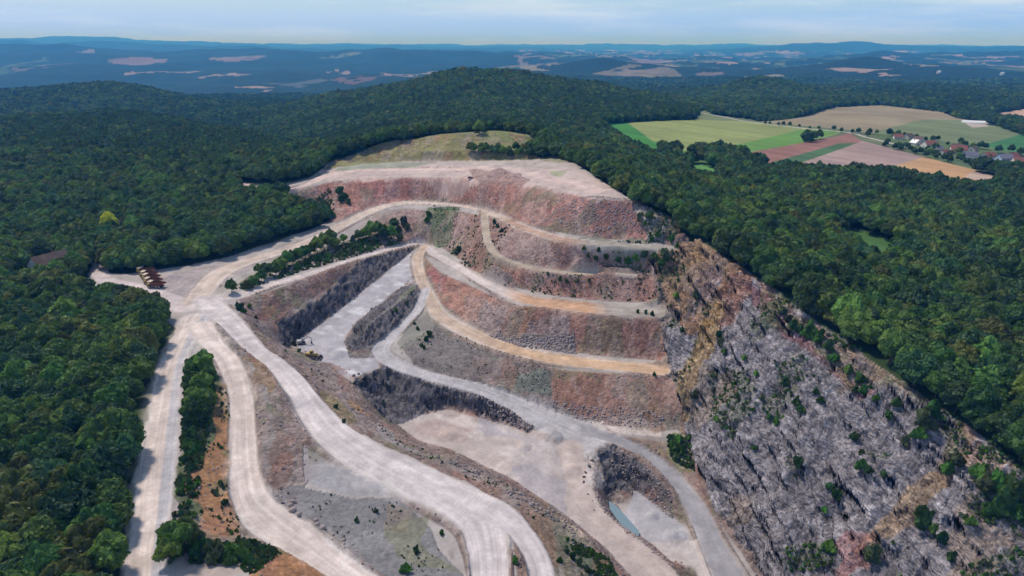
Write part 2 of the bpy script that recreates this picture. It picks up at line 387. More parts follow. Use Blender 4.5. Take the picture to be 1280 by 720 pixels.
# ---------------------------------------------------------------- the ground sheet
DT = 0.0015
DR = 0.0040
nt = int(2 * TH / DT) + 1
rows = list(np.arange(0, math.log(1250 / R0), DR))
rows += list(np.arange(rows[-1] + .0065, math.log(5200 / R0), .0065))
rows += list(np.arange(rows[-1] + 0.012, math.log(R1 / R0), 0.012))
rr = R0 * np.exp(np.array(rows))
tt = np.linspace(-TH, TH, nt)
nr = len(rr)
GX = (rr[:, None] * np.sin(tt)[None, :]); GY = (rr[:, None] * np.cos(tt)[None, :])
GZ = sample_polar(HZ, GX, GY)
GR = np.broadcast_to(rr[:, None], GX.shape)


def normals(X, Y, Z):
    def d(A, ax): return np.gradient(A, axis=ax)
    ax_, ay_, az_ = d(X, 0), d(Y, 0), d(Z, 0)
    bx_, by_, bz_ = d(X, 1), d(Y, 1), d(Z, 1)
    nx = by_ * az_ - bz_ * ay_; ny = bz_ * ax_ - bx_ * az_; nz = bx_ * ay_ - by_ * ax_
    l = np.sqrt(nx * nx + ny * ny + nz * nz) + 1e-9
    s = np.where(nz < 0, -1, 1)
    return nx / l * s, ny / l * s, nz / l * s


# outlines
Q_PTS = [(120, 900, -1), (150, 780, -1), (160, 700, -1), (167, 640, -.5), (180, 560, 0), (192, 490, 0), (203, 452, 0), (224, 418, 0), (218, 409, 0), (200, 397, 0), (172, 384, 0), (140, 375, 0), (105, 372, 0), (80, 364, 0), (85, 350, 0), (112, 347, 0), (119, 322, 0), (123, 296, 1.5), (132, 296, 1.5), (133, 325, 0), (137, 341, 0), (160, 342, 0), (200, 336, 0), (235, 332, 0), (285, 322, 0), (345, 305, .5), (380, 293, 1), (412, 280, 2), (414, 272, 5), (400, 262, 9), (385, 250, 14), (360, 243, 17), (345, 244, 17), (298, 236, 14), (298, 229, 14), (345, 233, 18), (385, 223, 22), (404, 212, 25), (408, 203, 27), (425, 195, 31), (480, 178, 40), (550, 165, 46), (620, 160, 50), (668, 165, 48), (671, 192, 40), (690, 196, 37), (722, 204, 37), (745, 221, 37), (781, 243, 37)]
CREST = [(800, 257, 34), (835, 268, 30), (870, 297, 25), (905, 320, 22), (930, 337, 20), (960, 358, 17), (1010, 397, 14), (1050, 424, 12), (1100, 462, 10), (1150, 497, 9), (1185, 518, 8), (1240, 556, 7), (1280, 588, 5), (1420, 700, 0)]
Q = poly(Q_PTS + CREST + [(1700, 900, -5), (1300, 1100, -40), (300, 1100, -3)])
CLIFF = poly([(788, 250, 36)] + CREST + [(1700, 900, -5), (1100, 900, -49), (960, 740, -48), (930, 690, -46.5), (900, 645, -44), (878, 600, -41), (862, 560, -38), (850, 525, -36), (842, 475, -24), (838, 455, -20), (826, 400, -6), (822, 375, -4), (818, 345, 5), (828, 325, 12), (868, 308, 18.5), (815, 285, 28)])

DARKWALL = [
 [(345, 400, -8), (395, 374, -8), (427, 348, -7), (452, 330, -6), (515, 309, -6), (520, 318, -8), (470, 352, -12.5), (441, 375, -15.5), (415, 394, -18), (370, 428, -20), (350, 445, -20)],
 [(438, 480, -20.5), (458, 468, -21), (480, 458, -21.5), (500, 463, -22), (548, 481, -23), (600, 495, -26), (642, 515, -29.5), (670, 537, -33.5), (640, 530, -33.5), (600, 519, -32.5), (560, 508, -31.5), (530, 516, -32), (505, 528, -32.5), (490, 532, -33), (440, 500, -30)],
 [(748, 552, -37), (790, 570, -38), (825, 600, -40), (800, 618, -46), (770, 612, -45), (757, 620, -44), (748, 585, -40)],
 [(519, 352, -10), (525, 365, -11), (515, 392, -15), (480, 436, -19.5), (470, 447, -20), (440, 446, -20), (433, 428, -19.5), (445, 404, -17), (470, 382, -15), (500, 358, -12)],
]
FIELDS = [  # outline, colour
 ([(868, 137), (940, 149), (1000, 152), (1060, 157), (1095, 161), (1160, 179), (1290, 203), (1290, 222), (1225, 214), (1150, 197), (1085, 182), (1090, 190), (1000, 207), (960, 206), (1040, 186), (1040, 176), (1000, 170), (930, 158), (872, 143)], (.13, .15, .07)),
 ([(748, 157), (783, 153), (815, 176), (862, 190), (855, 202), (800, 192), (765, 172)], (.055, .19, .035)),
 ([(783, 153), (868, 149), (872, 139), (885, 137), (930, 152), (1010, 160), (1052, 165), (925, 197), (900, 193), (862, 191), (815, 176)], (.235, .26, .085)),
 ([(880, 190), (960, 172), (1000, 162), (1052, 164), (925, 197), (905, 193)], (.13, .25, .05)),
 ([(868, 149), (872, 139), (885, 137), (930, 152)], (.15, .17, .07)),
 ([(923, 193), (1062, 166), (1080, 178), (1050, 179), (965, 203), (940, 206)], (.27, .135, .10)),
 ([(965, 203), (1050, 179), (1070, 180), (1000, 203), (1000, 217), (940, 214)], (.07, .13, .05)),
 ([(1000, 204), (1078, 176), (1155, 196), (1108, 211), (1112, 225), (1050, 224), (1000, 217)], (.34, .235, .20)),
 ([(1108, 211), (1155, 196), (1222, 213), (1202, 227), (1210, 240), (1160, 236), (1112, 225)], (.46, .27, .13)),
 ([(1202, 227), (1215, 214), (1252, 222), (1248, 240), (1210, 240)], (.45, .32, .24)),
 ([(950, 153), (1040, 134), (1100, 131), (1180, 140), (1214, 150), (1180, 162), (1120, 166), (1085, 166), (1060, 162), (990, 156)], (.27, .215, .13)),
 ([(1090, 166), (1140, 152), (1214, 150), (1285, 172), (1285, 194), (1200, 186), (1130, 172)], (.16, .19, .085)),
 ([(1225, 182), (1285, 166), (1420, 170), (1420, 205), (1285, 194)], (.055, .165, .05)),
 ([(1222, 145), (1280, 136), (1420, 136), (1420, 176), (1285, 162)], (.44, .28, .19)),
 ([(1200, 151), (1222, 151), (1236, 158), (1215, 160)], (.40, .32, .27)),
 ([(1043, 285), (1065, 287), (1128, 307), (1118, 333), (1076, 330), (1048, 306)], (.06, .125, .03)),
 ([(858, 206), (880, 204), (900, 212), (895, 226), (862, 222)], (.11, .24, .06)),
 ([(850, 195), (880, 197), (885, 203), (860, 203)], (.09, .16, .05)),
 ([(1212, 343), (1225, 345), (1300, 362), (1300, 385), (1240, 374)], (.30, .27, .17)),
]
FIELDS = [(poly(p), c) for p, c in FIELDS]
VILLAGE = poly([(1085, 167), (1120, 168), (1200, 180), (1285, 192), (1420, 210), (1420, 250), (1285, 222), (1225, 212), (1150, 194)])
FARPATCH = [
 ([(128, 73.5), (160, 71.5), (218, 71.5), (214, 76), (175, 80), (150, 80)], (.5, .33, .29)),
 ([(262, 73), (300, 70.5), (330, 70.5), (322, 75), (275, 78)], (.5, .36, .32)),
 ([(80, 66), (105, 63), (112, 64), (108, 67.5)], (.45, .38, .35)),
 ([(0, 79), (45, 72.5), (62, 76), (40, 83), (0, 88)], (.15, .25, .11)), ([(20, 88), (60, 80), (105, 77), (104, 82), (70, 86), (50, 90)], (.38, .3, .22)), ([(-100, 90), (20, 84), (20, 92), (-100, 100)], (.13, .22, .1)),
 ([(332, 104), (400, 97), (420, 100), (380, 106)], (.2, .22, .2)), ([(412, 101), (430, 96.5), (470, 95.5), (468, 99), (440, 104)], (.33, .2, .17)),
 ([(400, 70), (450, 66), (455, 68), (420, 72)], (.3, .33, .17)), ([(640, 73), (700, 71), (700, 75), (650, 78)], (.42, .33, .26)),
 ([(728, 90), (790, 83), (835, 86), (850, 92), (800, 96), (745, 93)], (.4, .33, .21)), ([(800, 95), (850, 92), (862, 95), (830, 98)], (.14, .22, .09)),
 ([(860, 78), (900, 74.5), (940, 76), (935, 81), (885, 82)], (.5, .33, .28)), ([(780, 73), (830, 71.5), (840, 75), (800, 77)], (.46, .33, .28)),
 ([(835, 103), (870, 100), (885, 104), (850, 106)], (.35, .3, .2)), ([(842, 111), (880, 107), (882, 112), (850, 114)], (.42, .31, .24)), ([(872, 93), (905, 91), (905, 96), (880, 98)], (.4, .29, .24)),
 ([(912, 68.5), (950, 66.5), (955, 69), (925, 70)], (.45, .36, .3)), ([(980, 67.5), (1000, 66), (1005, 67.5), (990, 69)], (.5, .4, .34)), ([(1200, 73), (1225, 71), (1235, 73.5), (1210, 75)], (.28, .34, .2)),
]
FARPATCH = [(poly(p), c) for p, c in FARPATCH]
GRASS = poly([(425, 196, 30), (480, 179, 39), (550, 167, 45), (620, 162, 49), (667, 167, 47), (670, 192, 40), (640, 200, 34), (520, 201, 29), (450, 204, 27), (409, 208, 26)])


def forest_mask(x, y):
    m = ~inside(Q, x, y)
    for p, c in FIELDS: m &= ~inside(p, x, y)
    m &= ~inside(VILLAGE, x, y)
    return m


# ---- relief
d0 = {k: line_dist(RL[k][0], RL[k][1], GX, GY, 2.0) for k in RL}
near = GR < 1500
GX = GX.copy(); GY = GY.copy()
inQ = inside(Q, GX, GY) & near
wx = GX + 9 * (near2(GX, GY, 22, 3, 5) - .5); wy = GY + 9 * (near2(GX, GY, 22, 3, 9) - .5)
cliff = inside(CLIFF, GX + 5 * (near2(GX, GY, 9, 3, 31) - .5), GY + 5 * (near2(GX, GY, 9, 3, 33) - .5)) & near
fields = np.zeros(GX.shape, bool)
for p, c in FIELDS: fields |= inside(p, GX, GY)
# hills: folds and side valleys
GZ = GZ + (~fields & ~inQ) * ((fbm2(GX, GY, 620, 4, 45) - .5) * 2 * (36 * sstep(900, 2000, GR) + 34 * sstep(4500, 7500, GR)) + (fbm2(GX, GY, 3500, 3, 46) - .5) * 2 * (100 * sstep(9000, 16000, GR)) + (fbm2(GX, GY, 2300, 3, 44) - .5) * 2 * 75 * sstep(5000, 7000, GR) * (1 - sstep(12000, 18000, GR)))
# roads are graded level across
roadw = np.zeros(GX.shape, np.float32)
for k, (d, zz, sd, al) in d0.items():
    m = 1 - sstep(.85, 1.5, d)
    GZ = GZ * (1 - m) + zz * m
    roadw = np.maximum(roadw, m)
pp_ = np.array([P(a, b, POND_Z)[:2] for a, b in POND]); GZ = np.where(inside(pp_, GX, GY), np.minimum(GZ, POND_Z - .6), GZ)
nx, ny, nz = normals(GX, GY, GZ)
slope = np.degrees(np.arccos(np.clip(nz, -1, 1)))
steep = sstep(16, 32, slope) * inQ
GZ += (inQ * (1 - roadw)) * (near2(GX, GY, 7, 4, 41) - .5) * (0.5 + 1.1 * steep)
GZ += inQ * (1 - roadw * .8) * (near2(GX, GY, 1.6, 2, 43) - .5) * (.15 + .4 * steep)
GZ += (~inQ & ~fields & (GR < 6000)) * (fbm2(GX, GY, 60, 4, 47) - .5) * np.clip(GR / 60, 0, 9)
# benches of broken rock run down the slopes in shallow gullies
g_ = (near2(GX, GY * .25, 5, 3, 53) - .5)
GZ += steep * (~cliff) * (1 - roadw) * g_ * .9
# safety berms of windrowed spoil beside the haul roads
for k_, hb in (('C', .9), ('B', .7), ('H', .9), ('G', .9), ('D', .8), ('E', .7), ('I', .8), ('A', .35)):
    d, zz, sd, al = d0[k_]
    oth = np.zeros(GX.shape, np.float32)
    for q_ in d0:
        if q_ != k_: oth = np.maximum(oth, 1 - sstep(.9, 1.25, d0[q_][0]))
    GZ += hb * np.exp(-((d - 1.22) / .11) ** 2) * sstep(.30, .55, noise2(al / 9, sd * .4 + 40, 861)) * (1 - oth) * (.6 + .8 * noise2(al / 1.7, sd + 40, 863))
# spoil heaps: (px, py, z, radius, height)
HEAPS = [(215, 347, 0, 5, 2.2), (224, 362, 0, 4, 1.0), (352, 308, .6, 7, 2.2), (604, 214, 30.5, 14, 3), (622, 217, 33, 12, 3.5), (640, 221, 34, 8, 2), (766, 240, 37, 8, 2.0), (425, 442, -20, 5, 1.2), (290, 366, 0, 6, 1.2), (360, 493, -1, 7, 1.5), (598, 263, 14, 3, 1), (505, 342, -11, 3, 1.5), (690, 545, -34, 5, 1.8), (716, 588, -36, 4, 1.2), (842, 672, -47, 4, 1.6), (636, 585, -35, 5, 1.2), (655, 560, -34.5, 3, 1.2), (412, 436, -20, 4, 1.4), (560, 545, -33.5, 4, 1.1), (815, 645, -46.5, 3, 1.3)]
for px, py, z, r, h in HEAPS:
    x, y, _ = P(px, py, z)
    d = np.hypot(GX - x, GY - y) / r * (1 + .35 * (noise2(GX / 2.5, GY / 2.5, 77) - .5))
    GZ += h * np.clip(1 - d, 0, 1) ** .8
# far canopy: the ground sheet itself swells into crowns where single trees are no longer planted
FAR_TREES = 4200.0
far_can = sstep(FAR_TREES * .93, FAR_TREES, GR) * (~fields)
# cliff: layered rock, pushed out along its face
sB = .56 * GX - .136 * GY + .817 * GZ
aB = .134 * GX - .96 * GY - .252 * GZ
cB = .817 * GX + .25 * GY - .52 * GZ
ck = np.nonzero(cliff); kx, ky, kz = GX[ck], GY[ck], GZ[ck]


def on_cliff(v):
    o = np.full(GX.shape, .5, np.float32); o[ck] = v
    return o


sB[ck] += 7 * (fbm3(kx, ky, kz, 40, 3, 61) - .5)
ks, ka, kc = sB[ck], aB[ck], cB[ck]
L1 = on_cliff(noise3(ks / 5.0, ka / 26, kc / 30, 63)); L2 = on_cliff(noise3(ks / 1.9, ka / 9, kc / 12, 65)); L3 = on_cliff(noise3(ks / .8, ka / 3.5, kc / 4, 67))
blk = on_cliff(fbm3(kx, ky, kz, 13, 4, 69))
rid = on_cliff(1 - np.abs(2 * fbm3(kx, ky, kz, 24, 4, 71) - 1))
led = on_cliff(1 - ((ks / 7.5 + .8 * fbm3(kx, ky, kz, 18, 2, 68)) % 1.0)); led2 = on_cliff(1 - ((ks / 2.6 + 1.2 * fbm3(kx, ky, kz, 9, 2, 70)) % 1.0)); brk = on_cliff(fbm3(kx, ky, kz, 5, 4, 72)); amp_ = sstep(.38, .62, on_cliff(fbm3(kx, ky, kz, 30, 2, 73)))
disp = (L1 - .5) * 2.2 + (L2 - .5) * 1.6 + (L3 - .5) * .9 + (blk - .5) * 11 + (rid - .7) * 9 + (led - .5) * 1.5 * amp_ + (led2 - .5) * .9 * (1 - amp_) + (brk - .5) * 4.2
def blocks(S, A, Cc, a, b, c, seed):
    w_ = fbm3(S, A, Cc, 6, 2, seed + 5) - .5
    return _hash(np.floor(S / a + 1.6 * w_), np.floor(A / b + 2.2 * w_), np.floor(Cc / c - 1.8 * w_), seed)


bk1 = on_cliff(blocks(ks, ka, kc, 3.4, 8.5, 7, 811)); bk2 = on_cliff(blocks(ks, ka, kc, 1.25, 3.0, 2.6, 821)); bk3 = on_cliff(blocks(ks, ka, kc, .6, 1.3, 1.2, 831))
bnd = on_cliff(noise3(ks / 2.6, ka / 75, kc / 60, 881) * .6 + noise3(ks / 1.1, ka / 32, kc / 30, 883) * .4)
disp = (L1 - .5) * 1.5 + (blk - .5) * 9 + (rid - .7) * 7 + (brk - .5) * 1.8 + (bk1 - .5) * 1.7 + (bk2 - .5) * 1.0 + (bk3 - .5) * .45 + (led - .5) * 1.5 * amp_ + (bnd - .5) * 2.6
# the dark blasted walls of the trench and of the rock step break in upright blocks
DK = [poly(p_) for p_ in DARKWALL]
dark = np.zeros(GX.shape, bool)
for p_ in DK: dark |= inside(p_, GX, GY)
dark &= (slope > 14) & (roadw < .3)
dk_ = np.nonzero(dark); dx_, dy_, dz_ = GX[dk_], GY[dk_], GZ[dk_]
u1_ = dx_ * .77 + dy_ * .64
w1_ = 2.0 * (fbm3(dx_, dy_, dz_, 7, 3, 841) - .5)
dv = (_hash(np.floor(u1_ / 3.2 + w1_), np.floor(dz_ / 5 + w1_), np.zeros(1), 851) - .5) * 2.6 + (_hash(np.floor(u1_ / 1.3 + w1_), np.floor(dz_ / 2 + w1_), np.zeros(1), 853) - .5) * 1.4 + (fbm3(dx_, dy_, dz_, 2.2, 2, 855) - .5) * 1.6
ddisp = np.zeros(GX.shape, np.float32); ddisp[dk_] = dv
cm = cliff * sstep(20, 32, slope) * (1 - roadw)
GX = GX + nx * ddisp; GY = GY + ny * ddisp; GZ = GZ + nz * ddisp
# soften at the rim so the wood above keeps its footing
GX = GX + nx * disp * cm; GY = GY + ny * disp * cm; GZ = GZ + nz * disp * cm
nx, ny, nz = normals(GX, GY, GZ)
# cracks and shelves
slope2 = np.degrees(np.arccos(np.clip(nz, -1, 1)))

# ---- colours (what the ground is made of; far woods also hold canopy shade)
C = np.zeros(GX.shape + (3,), np.float32)
rub = np.zeros(GX.shape, np.float32); stra = np.zeros(GX.shape, np.float32); grass = np.zeros(GX.shape, np.float32)
n1 = near2(GX, GY, 14, 4, 81); n2 = near2(GX, GY, 3.2, 3, 83); n3 = fbm2(GX, GY, 60, 3, 85)
CK = lambda c: np.array(c, np.float32)


def put(mask, col, w=1.0):
    m = (np.asarray(mask, np.float32) * w)[..., None]
    C[:] = C * (1 - m) + np.asarray(col, np.float32) * m


put(np.ones(GX.shape), (.035, .060, .018))
nfar = fbm2(GX, GY, 900, 4, 91)
crown = fbm2(GX, GY, 13, 2, 93)
farC = CK((.012, .027, .008))[None, None, :] * (0.75 + .6 * crown[..., None]) * (.85 + .4 * nfar[..., None])  # green of the far woods, darkened to include shade between crowns
m_ = sstep(2500, FAR_TREES, GR)[..., None]
C[:] = C * (1 - m_) + farC * m_
# open country far off: fields in the low flat land
cell_x = np.floor((GX + 500 * fbm2(GX, GY, 1500, 2, 95)) / 300); cell_y = np.floor((GY + 700 * fbm2(GX, GY, 1800, 2, 97)) / 520)
hz_ = _hash(cell_x.astype(np.int64), cell_y.astype(np.int64), np.zeros(1, np.int64), 7)
hz2 = _hash(cell_x.astype(np.int64), cell_y.astype(np.int64), np.ones(1, np.int64), 9)
openl = (GR > 4300) & (GZ < 28) & (fbm2(GX, GY, 2600, 3, 99) > .47 - .10 * (GX > 0)) & (slope < 6)
pal = [(.26, .19, .15), (.10, .15, .06), (.22, .19, .12), (.07, .11, .045), (.30, .22, .17)]
for i, c in enumerate(pal):
    put(openl & (hz_ > np.where(GX < -600, .90, .52)) & (hz2 >= i / 5) & (hz2 < (i + 1) / 5), c)
FPOLY = []
for p, c in FARPATCH: put(inside(p, GX + .02 * GR * (fbm2(GX, GY, 260, 3, 111) - .5), GY + .06 * GR * (fbm2(GX, GY, 260, 3, 113) - .5)) & (fbm2(GX, GY, 240, 3, 115) > .36), [v * .5 for v in c], .8)
for p, c in FIELDS:
    m = inside(p, GX + 1.5 * (n2 - .5), GY)
    ang = hz_[0, 0]
    st = .82 + .34 * noise2((GX * .82 + GY * .57) / 7, (GX * -.57 + GY * .82) / 220, 101)
    put(m, CK(c)[None, None, :] * (st * (.8 + .4 * n3))[..., None]); grass[m] = .6
m = inside(VILLAGE, GX, GY); put(m, (.10, .14, .055))

# --- quarry
qn = (.82 + .36 * n1)[..., None]
put(inQ, CK((.40, .345, .31)) * qn)
face = sstep(8, 15, slope) * inQ * (1 - roadw)
put(face, CK((.235, .18, .155)) * qn); rub = np.maximum(rub, face)
Z_ = []


def zone(pts, col, w=1.0, warp=1.0, only=None, rubv=None, hard=False):
    pg = poly(pts)
    X = GX * (1 - warp) + wx * warp if warp <= 1 else GX + (wx - GX) * warp
    Y = GY * (1 - warp) + wy * warp if warp <= 1 else GY + (wy - GY) * warp
    m = inside(pg, X, Y).astype(np.float32)
    if only is not None: m = m * only
    put(m, CK(col) * qn, w)
    if rubv is not None:
        rub[:] = rub * (1 - m) + rubv * m
    return m


flat = 1 - sstep(14, 26, slope)
# terrace on top
zone([(405, 212, 25), (450, 203, 27), (520, 200, 29), (600, 199, 32), (680, 197, 36), (705, 199, 37), (722, 206, 37), (745, 222, 37), (785, 246, 37), (745, 251, 36.7), (690, 237, 36), (650, 229, 34.5), (600, 228, 29.5), (500, 222, 26), (412, 227, 23.5)], (.50, .385, .335), rubv=.25)
zone([(425, 205, 27), (450, 202, 27), (545, 203, 29), (520, 208, 28), (440, 214, 25), (418, 213, 25)], (.24, .27, .19), .75, 1.5)
zone([(500, 200, 29), (700, 196, 37), (735, 214, 37), (650, 207, 35), (560, 206, 30)], (.42, .35, .30), .8, 1.5)
zone([(688, 212, 37), (712, 215, 37), (705, 222, 37), (690, 219, 37)], (.32, .32, .18), .8, 2)
zone([(585, 214, 30.5), (612, 211, 32), (640, 217, 34), (665, 226, 35), (650, 231, 35), (600, 229, 30)], (.32, .21, .18), .9, 1.2, rubv=.8)
put(inside(GRASS, wx, wy), CK((.215, .20, .085)) * (.6 + .8 * near2(GX, GY * 2, 18, 4, 121))[..., None]); grass[inside(GRASS, GX, GY)] = 1
zone([(555, 165, 46), (625, 160, 50), (667, 165, 48), (668, 182, 42), (640, 180, 42), (610, 172, 46)], (.17, .19, .07), .7, 2)
zone([(668, 196, 37), (690, 194, 37), (722, 203, 37), (700, 203, 37)], (.24, .22, .12), .8, 1.2)
# tall faces
FA = lambda: face
zone([(345, 243, 17), (385, 236, 20.5), (412, 227, 23.5), (500, 222, 26), (600, 228, 29.5), (650, 229, 34.5), (690, 236, 36), (745, 250, 36.7), (790, 250, 37), (835, 268, 30), (872, 300, 22), (860, 303, 19), (740, 297, 18.8), (650, 277, 17.5), (560, 250, 13.5), (500, 249, 12), (440, 272, 7), (402, 283, 2)], (.365, .195, .155), .95, .5, face)
zone([(450, 224, 25), (520, 223, 26), (540, 250, 13), (480, 254, 11), (455, 250, 13)], (.33, .15, .13), .6, 2, face)
zone([(655, 228, 34), (700, 240, 34), (690, 270, 24), (640, 268, 19)], (.36, .245, .205), .7, 2, face)
zone([(740, 252, 36), (800, 256, 34), (800, 290, 22), (745, 285, 24)], (.35, .175, .14), .7, 2, face)
zone([(345, 245, 17), (380, 238, 20), (395, 250, 15), (405, 270, 7), (395, 275, 4), (370, 262, 8)], (.22, .21, .12), .65, 2.5, face)
zone([(500, 258, 10), (600, 266, 13), (605, 300, 5), (560, 310, -4), (505, 302, -3), (470, 300, 0), (470, 275, 4)], (.32, .225, .195), .9, 1, face)
m = zone([(541, 257, 12), (579, 259, 12.5), (576, 274, 7), (562, 297, 1), (550, 296, 1), (542, 280, 5)], (.085, .13, .05), .85, 1.6, rubv=.1)
zone([(606, 270, 14), (700, 302, 17), (870, 316, 17), (830, 345, 6), (700, 335, 6), (622, 316, 8)], (.31, .21, .18), .9, 1, face)
zone([(730, 303, 17), (800, 303, 17.5), (810, 320, 13), (795, 330, 9), (740, 325, 9)], (.20, .20, .14), .7, 3)
zone([(600, 300, 8), (622, 322, 6), (700, 346, 4), (815, 350, 4), (820, 378, -4), (700, 370, -4), (620, 348, -4), (560, 318, -4), (580, 300, 2)], (.34, .19, .145), .9, 1, face)
zone([(560, 305, 0), (610, 300, 8), (640, 330, 4), (620, 345, -4), (575, 325, -5)], (.24, .21, .16), .6, 3, face)
zone([(535, 326, -7), (575, 352, -6.5), (645, 383, -5.3), (820, 397, -5.3), (835, 452, -22), (700, 440, -21), (590, 410, -17), (545, 372, -12)], (.35, .195, .145), .9, .6, face)
zone([(535, 330, -7), (560, 342, -7), (560, 360, -8), (540, 350, -9)], (.30, .13, .12), .8, 1.5, face)
zone([(600, 372, -7), (640, 384, -6), (635, 425, -18), (590, 408, -15)], (.30, .25, .235), .75, 2.5, face)
zone([(690, 400, -7), (720, 400, -7), (715, 440, -20), (640, 430, -19), (650, 412, -14)], (.34, .28, .265), .75, 2.5, face)
zone([(655, 388, -6), (675, 390, -6), (665, 410, -12), (645, 408, -12)], (.38, .20, .11), .8, 2, face)
zone([(770, 410, -9), (830, 405, -7), (830, 448, -20), (770, 440, -19)], (.27, .15, .11), .6, 2, face)
zone([(500, 430, -18), (545, 404, -17), (600, 436, -20), (700, 465, -22), (840, 472, -22.5), (850, 535, -36), (760, 530, -36), (700, 520, -34), (600, 484, -26), (520, 458, -21)], (.185, .155, .14), .95, .6, np.clip(face + inQ * (1 - roadw), 0, 1), rubv=.8)
zone([(622, 455, -22), (690, 465, -22), (705, 495, -29), (640, 490, -28), (615, 475, -24)], (.15, .165, .13), .7, 3, face)
zone([(700, 462, -22), (845, 470, -22), (850, 530, -36), (760, 528, -35), (695, 505, -31)], (.31, .175, .125), .85, 1.5, face)
zone([(765, 470, -23), (790, 470, -23), (780, 515, -33), (760, 510, -32)], (.24, .20, .18), .6, 3, face)
# trench
zone([(345, 400, -8), (395, 374, -8), (427, 348, -7), (452, 330, -6), (515, 309, -6), (520, 318, -8), (470, 352, -12.5), (441, 375, -15.5), (415, 394, -18), (370, 428, -20), (350, 445, -20)], (.075, .062, .064), .95, .4, face)
zone([(285, 378, -.5), (345, 361, -.5), (395, 345, -1.5), (452, 326, -3.5), (450, 335, -6.5), (427, 348, -7), (390, 372, -7.5), (340, 400, -8), (318, 402, -6)], (.165, .12, .105), .95, .4, face)
zone([(295, 378, -2), (310, 374, -3), (345, 385, -6), (330, 402, -8), (312, 398, -6)], (.16, .10, .10), .7, 1.5, face)
zone([(340, 402, -8), (392, 372, -7.6), (430, 345, -7), (430, 350, -7.5), (392, 377, -8.2), (352, 400, -9)], (.36, .31, .285), .9, .5, rubv=.4)
TR = zone([(372, 430, -20), (415, 395, -18), (442, 374, -15.5), (470, 351, -12.5), (518, 315, -8), (528, 325, -8), (524, 350, -11), (508, 354, -12), (484, 376, -15), (450, 400, -17), (434, 420, -19.5), (440, 445, -20), (480, 448, -20), (470, 462, -21), (440, 478, -20.5), (400, 458, -21), (372, 445, -20)], (.40, .365, .375), .95, .6, flat, rubv=.12)
wt = TR * sstep(.50, .74, near2(GX * .9 - GY * .5, (GY * .9 + GX * .5) * 2.2, 9, 5, 131)); put(wt, (.62, .59, .58), .8)
zone([(519, 352, -10), (525, 365, -11), (515, 392, -15), (480, 436, -19.5), (470, 447, -20), (440, 446, -20), (433, 428, -19.5), (445, 404, -17), (470, 382, -15), (500, 358, -12)], (.195, .17, .155), .95, .7, rubv=.9)
zone([(498, 370, -11), (518, 352, -10), (514, 380, -13)], (.14, .16, .09), .7, 1.5)
zone([(520, 378, -14), (545, 395, -16), (535, 415, -18), (500, 438, -19.5), (500, 425, -19)], (.24, .22, .18), .85, 1.5)
# rock step and basin
zone([(438, 480, -20.5), (458, 468, -21), (480, 458, -21.5), (500, 463, -22), (548, 481, -23), (600, 495, -26), (642, 515, -29.5), (670, 537, -33.5), (640, 530, -33.5), (600, 519, -32.5), (560, 508, -31.5), (530, 516, -32), (505, 528, -32.5), (490, 532, -33), (440, 500, -30)], (.115, .105, .115), .95, .4, rubv=1)
zone([(440, 480, -20.5), (480, 457, -21.5), (483, 500, -35), (455, 498, -34)], (.085, .078, .08), .9, .4)
B0 = zone([(503, 530, -32.5), (530, 518, -32), (560, 510, -31.5), (600, 522, -32.5), (640, 532, -33.5), (680, 538, -34), (730, 545, -37), (745, 560, -38), (735, 600, -38), (740, 640, -38), (800, 690, -38.5), (880, 780, -40), (800, 780, -40), (690, 680, -39), (560, 620, -38.5), (500, 560, -38.5)], (.46, .375, .335), .95, .5, flat, rubv=.12)
zone([(530, 528, -33), (580, 522, -33), (600, 538, -33), (560, 555, -34), (525, 548, -33)], (.42, .31, .27), .7, 3, rubv=.12)
zone([(590, 522, -33), (640, 534, -34), (655, 548, -34), (620, 548, -34), (590, 538, -34)], (.37, .33, .345), .7, 3)
zone([(640, 600, -38.5), (690, 590, -38.5), (720, 640, -38.5), (730, 665, -38.5), (690, 650, -38.5)], (.33, .31, .335), .5, 2.5)
zone([(640, 545, -38), (735, 560, -38), (720, 600, -38), (650, 590, -38)], (.43, .375, .355), .6, 3)
wt = B0 * sstep(.52, .74, near2(GX * .9 - GY * .5, (GY * .9 + GX * .5) * 1.8, 10, 5, 141)); put(wt, (.64, .55, .50), .7)
zone([(718, 575, -38), (738, 560, -38), (755, 580, -40), (742, 615, -38), (728, 610, -38)], (.60, .56, .53), .8, 1.2)
zone([(770, 530, -36), (820, 532, -36), (825, 546, -37), (790, 545, -37), (700, 538, -36), (690, 528, -35)], (.60, .50, .44), .85, 1, rubv=.3)
zone([(780, 548, -38), (850, 556, -38), (860, 575, -39), (835, 580, -40), (790, 556, -38)], (.24, .17, .12), .8, 1)
zone([(835, 540, -36), (862, 545, -37), (870, 590, -40), (850, 590, -41), (838, 570, -39)], (.18, .20, .07), .85, 2, rubv=.5)
zone([(748, 552, -37), (790, 570, -38), (825, 600, -40), (845, 640, -43), (835, 645, -46), (800, 618, -46), (770, 612, -45), (757, 620, -44), (748, 585, -40)], (.17, .15, .14), .9, .8, rubv=1)
zone([(785, 590, -41), (815, 600, -43), (815, 618, -46), (785, 612, -45)], (.27, .17, .13), .8, 1.5)
zone([(788, 610, -46), (820, 620, -46.5), (850, 655, -46.5), (870, 690, -47.5), (800, 690, -47), (770, 650, -46.5)], (.41, .38, .385), .9, .8, flat, rubv=.1)
zone([(820, 680, -47), (900, 680, -47), (930, 760, -49), (850, 760, -48)], (.55, .47, .43), .9, 1.2, flat, rubv=.15)
zone([(744, 615, -38), (760, 640, -38), (800, 668, -38), (880, 760, -38), (850, 760, -45), (800, 690, -46), (758, 640, -44)], (.30, .15, .12), .9, .7, rubv=1)
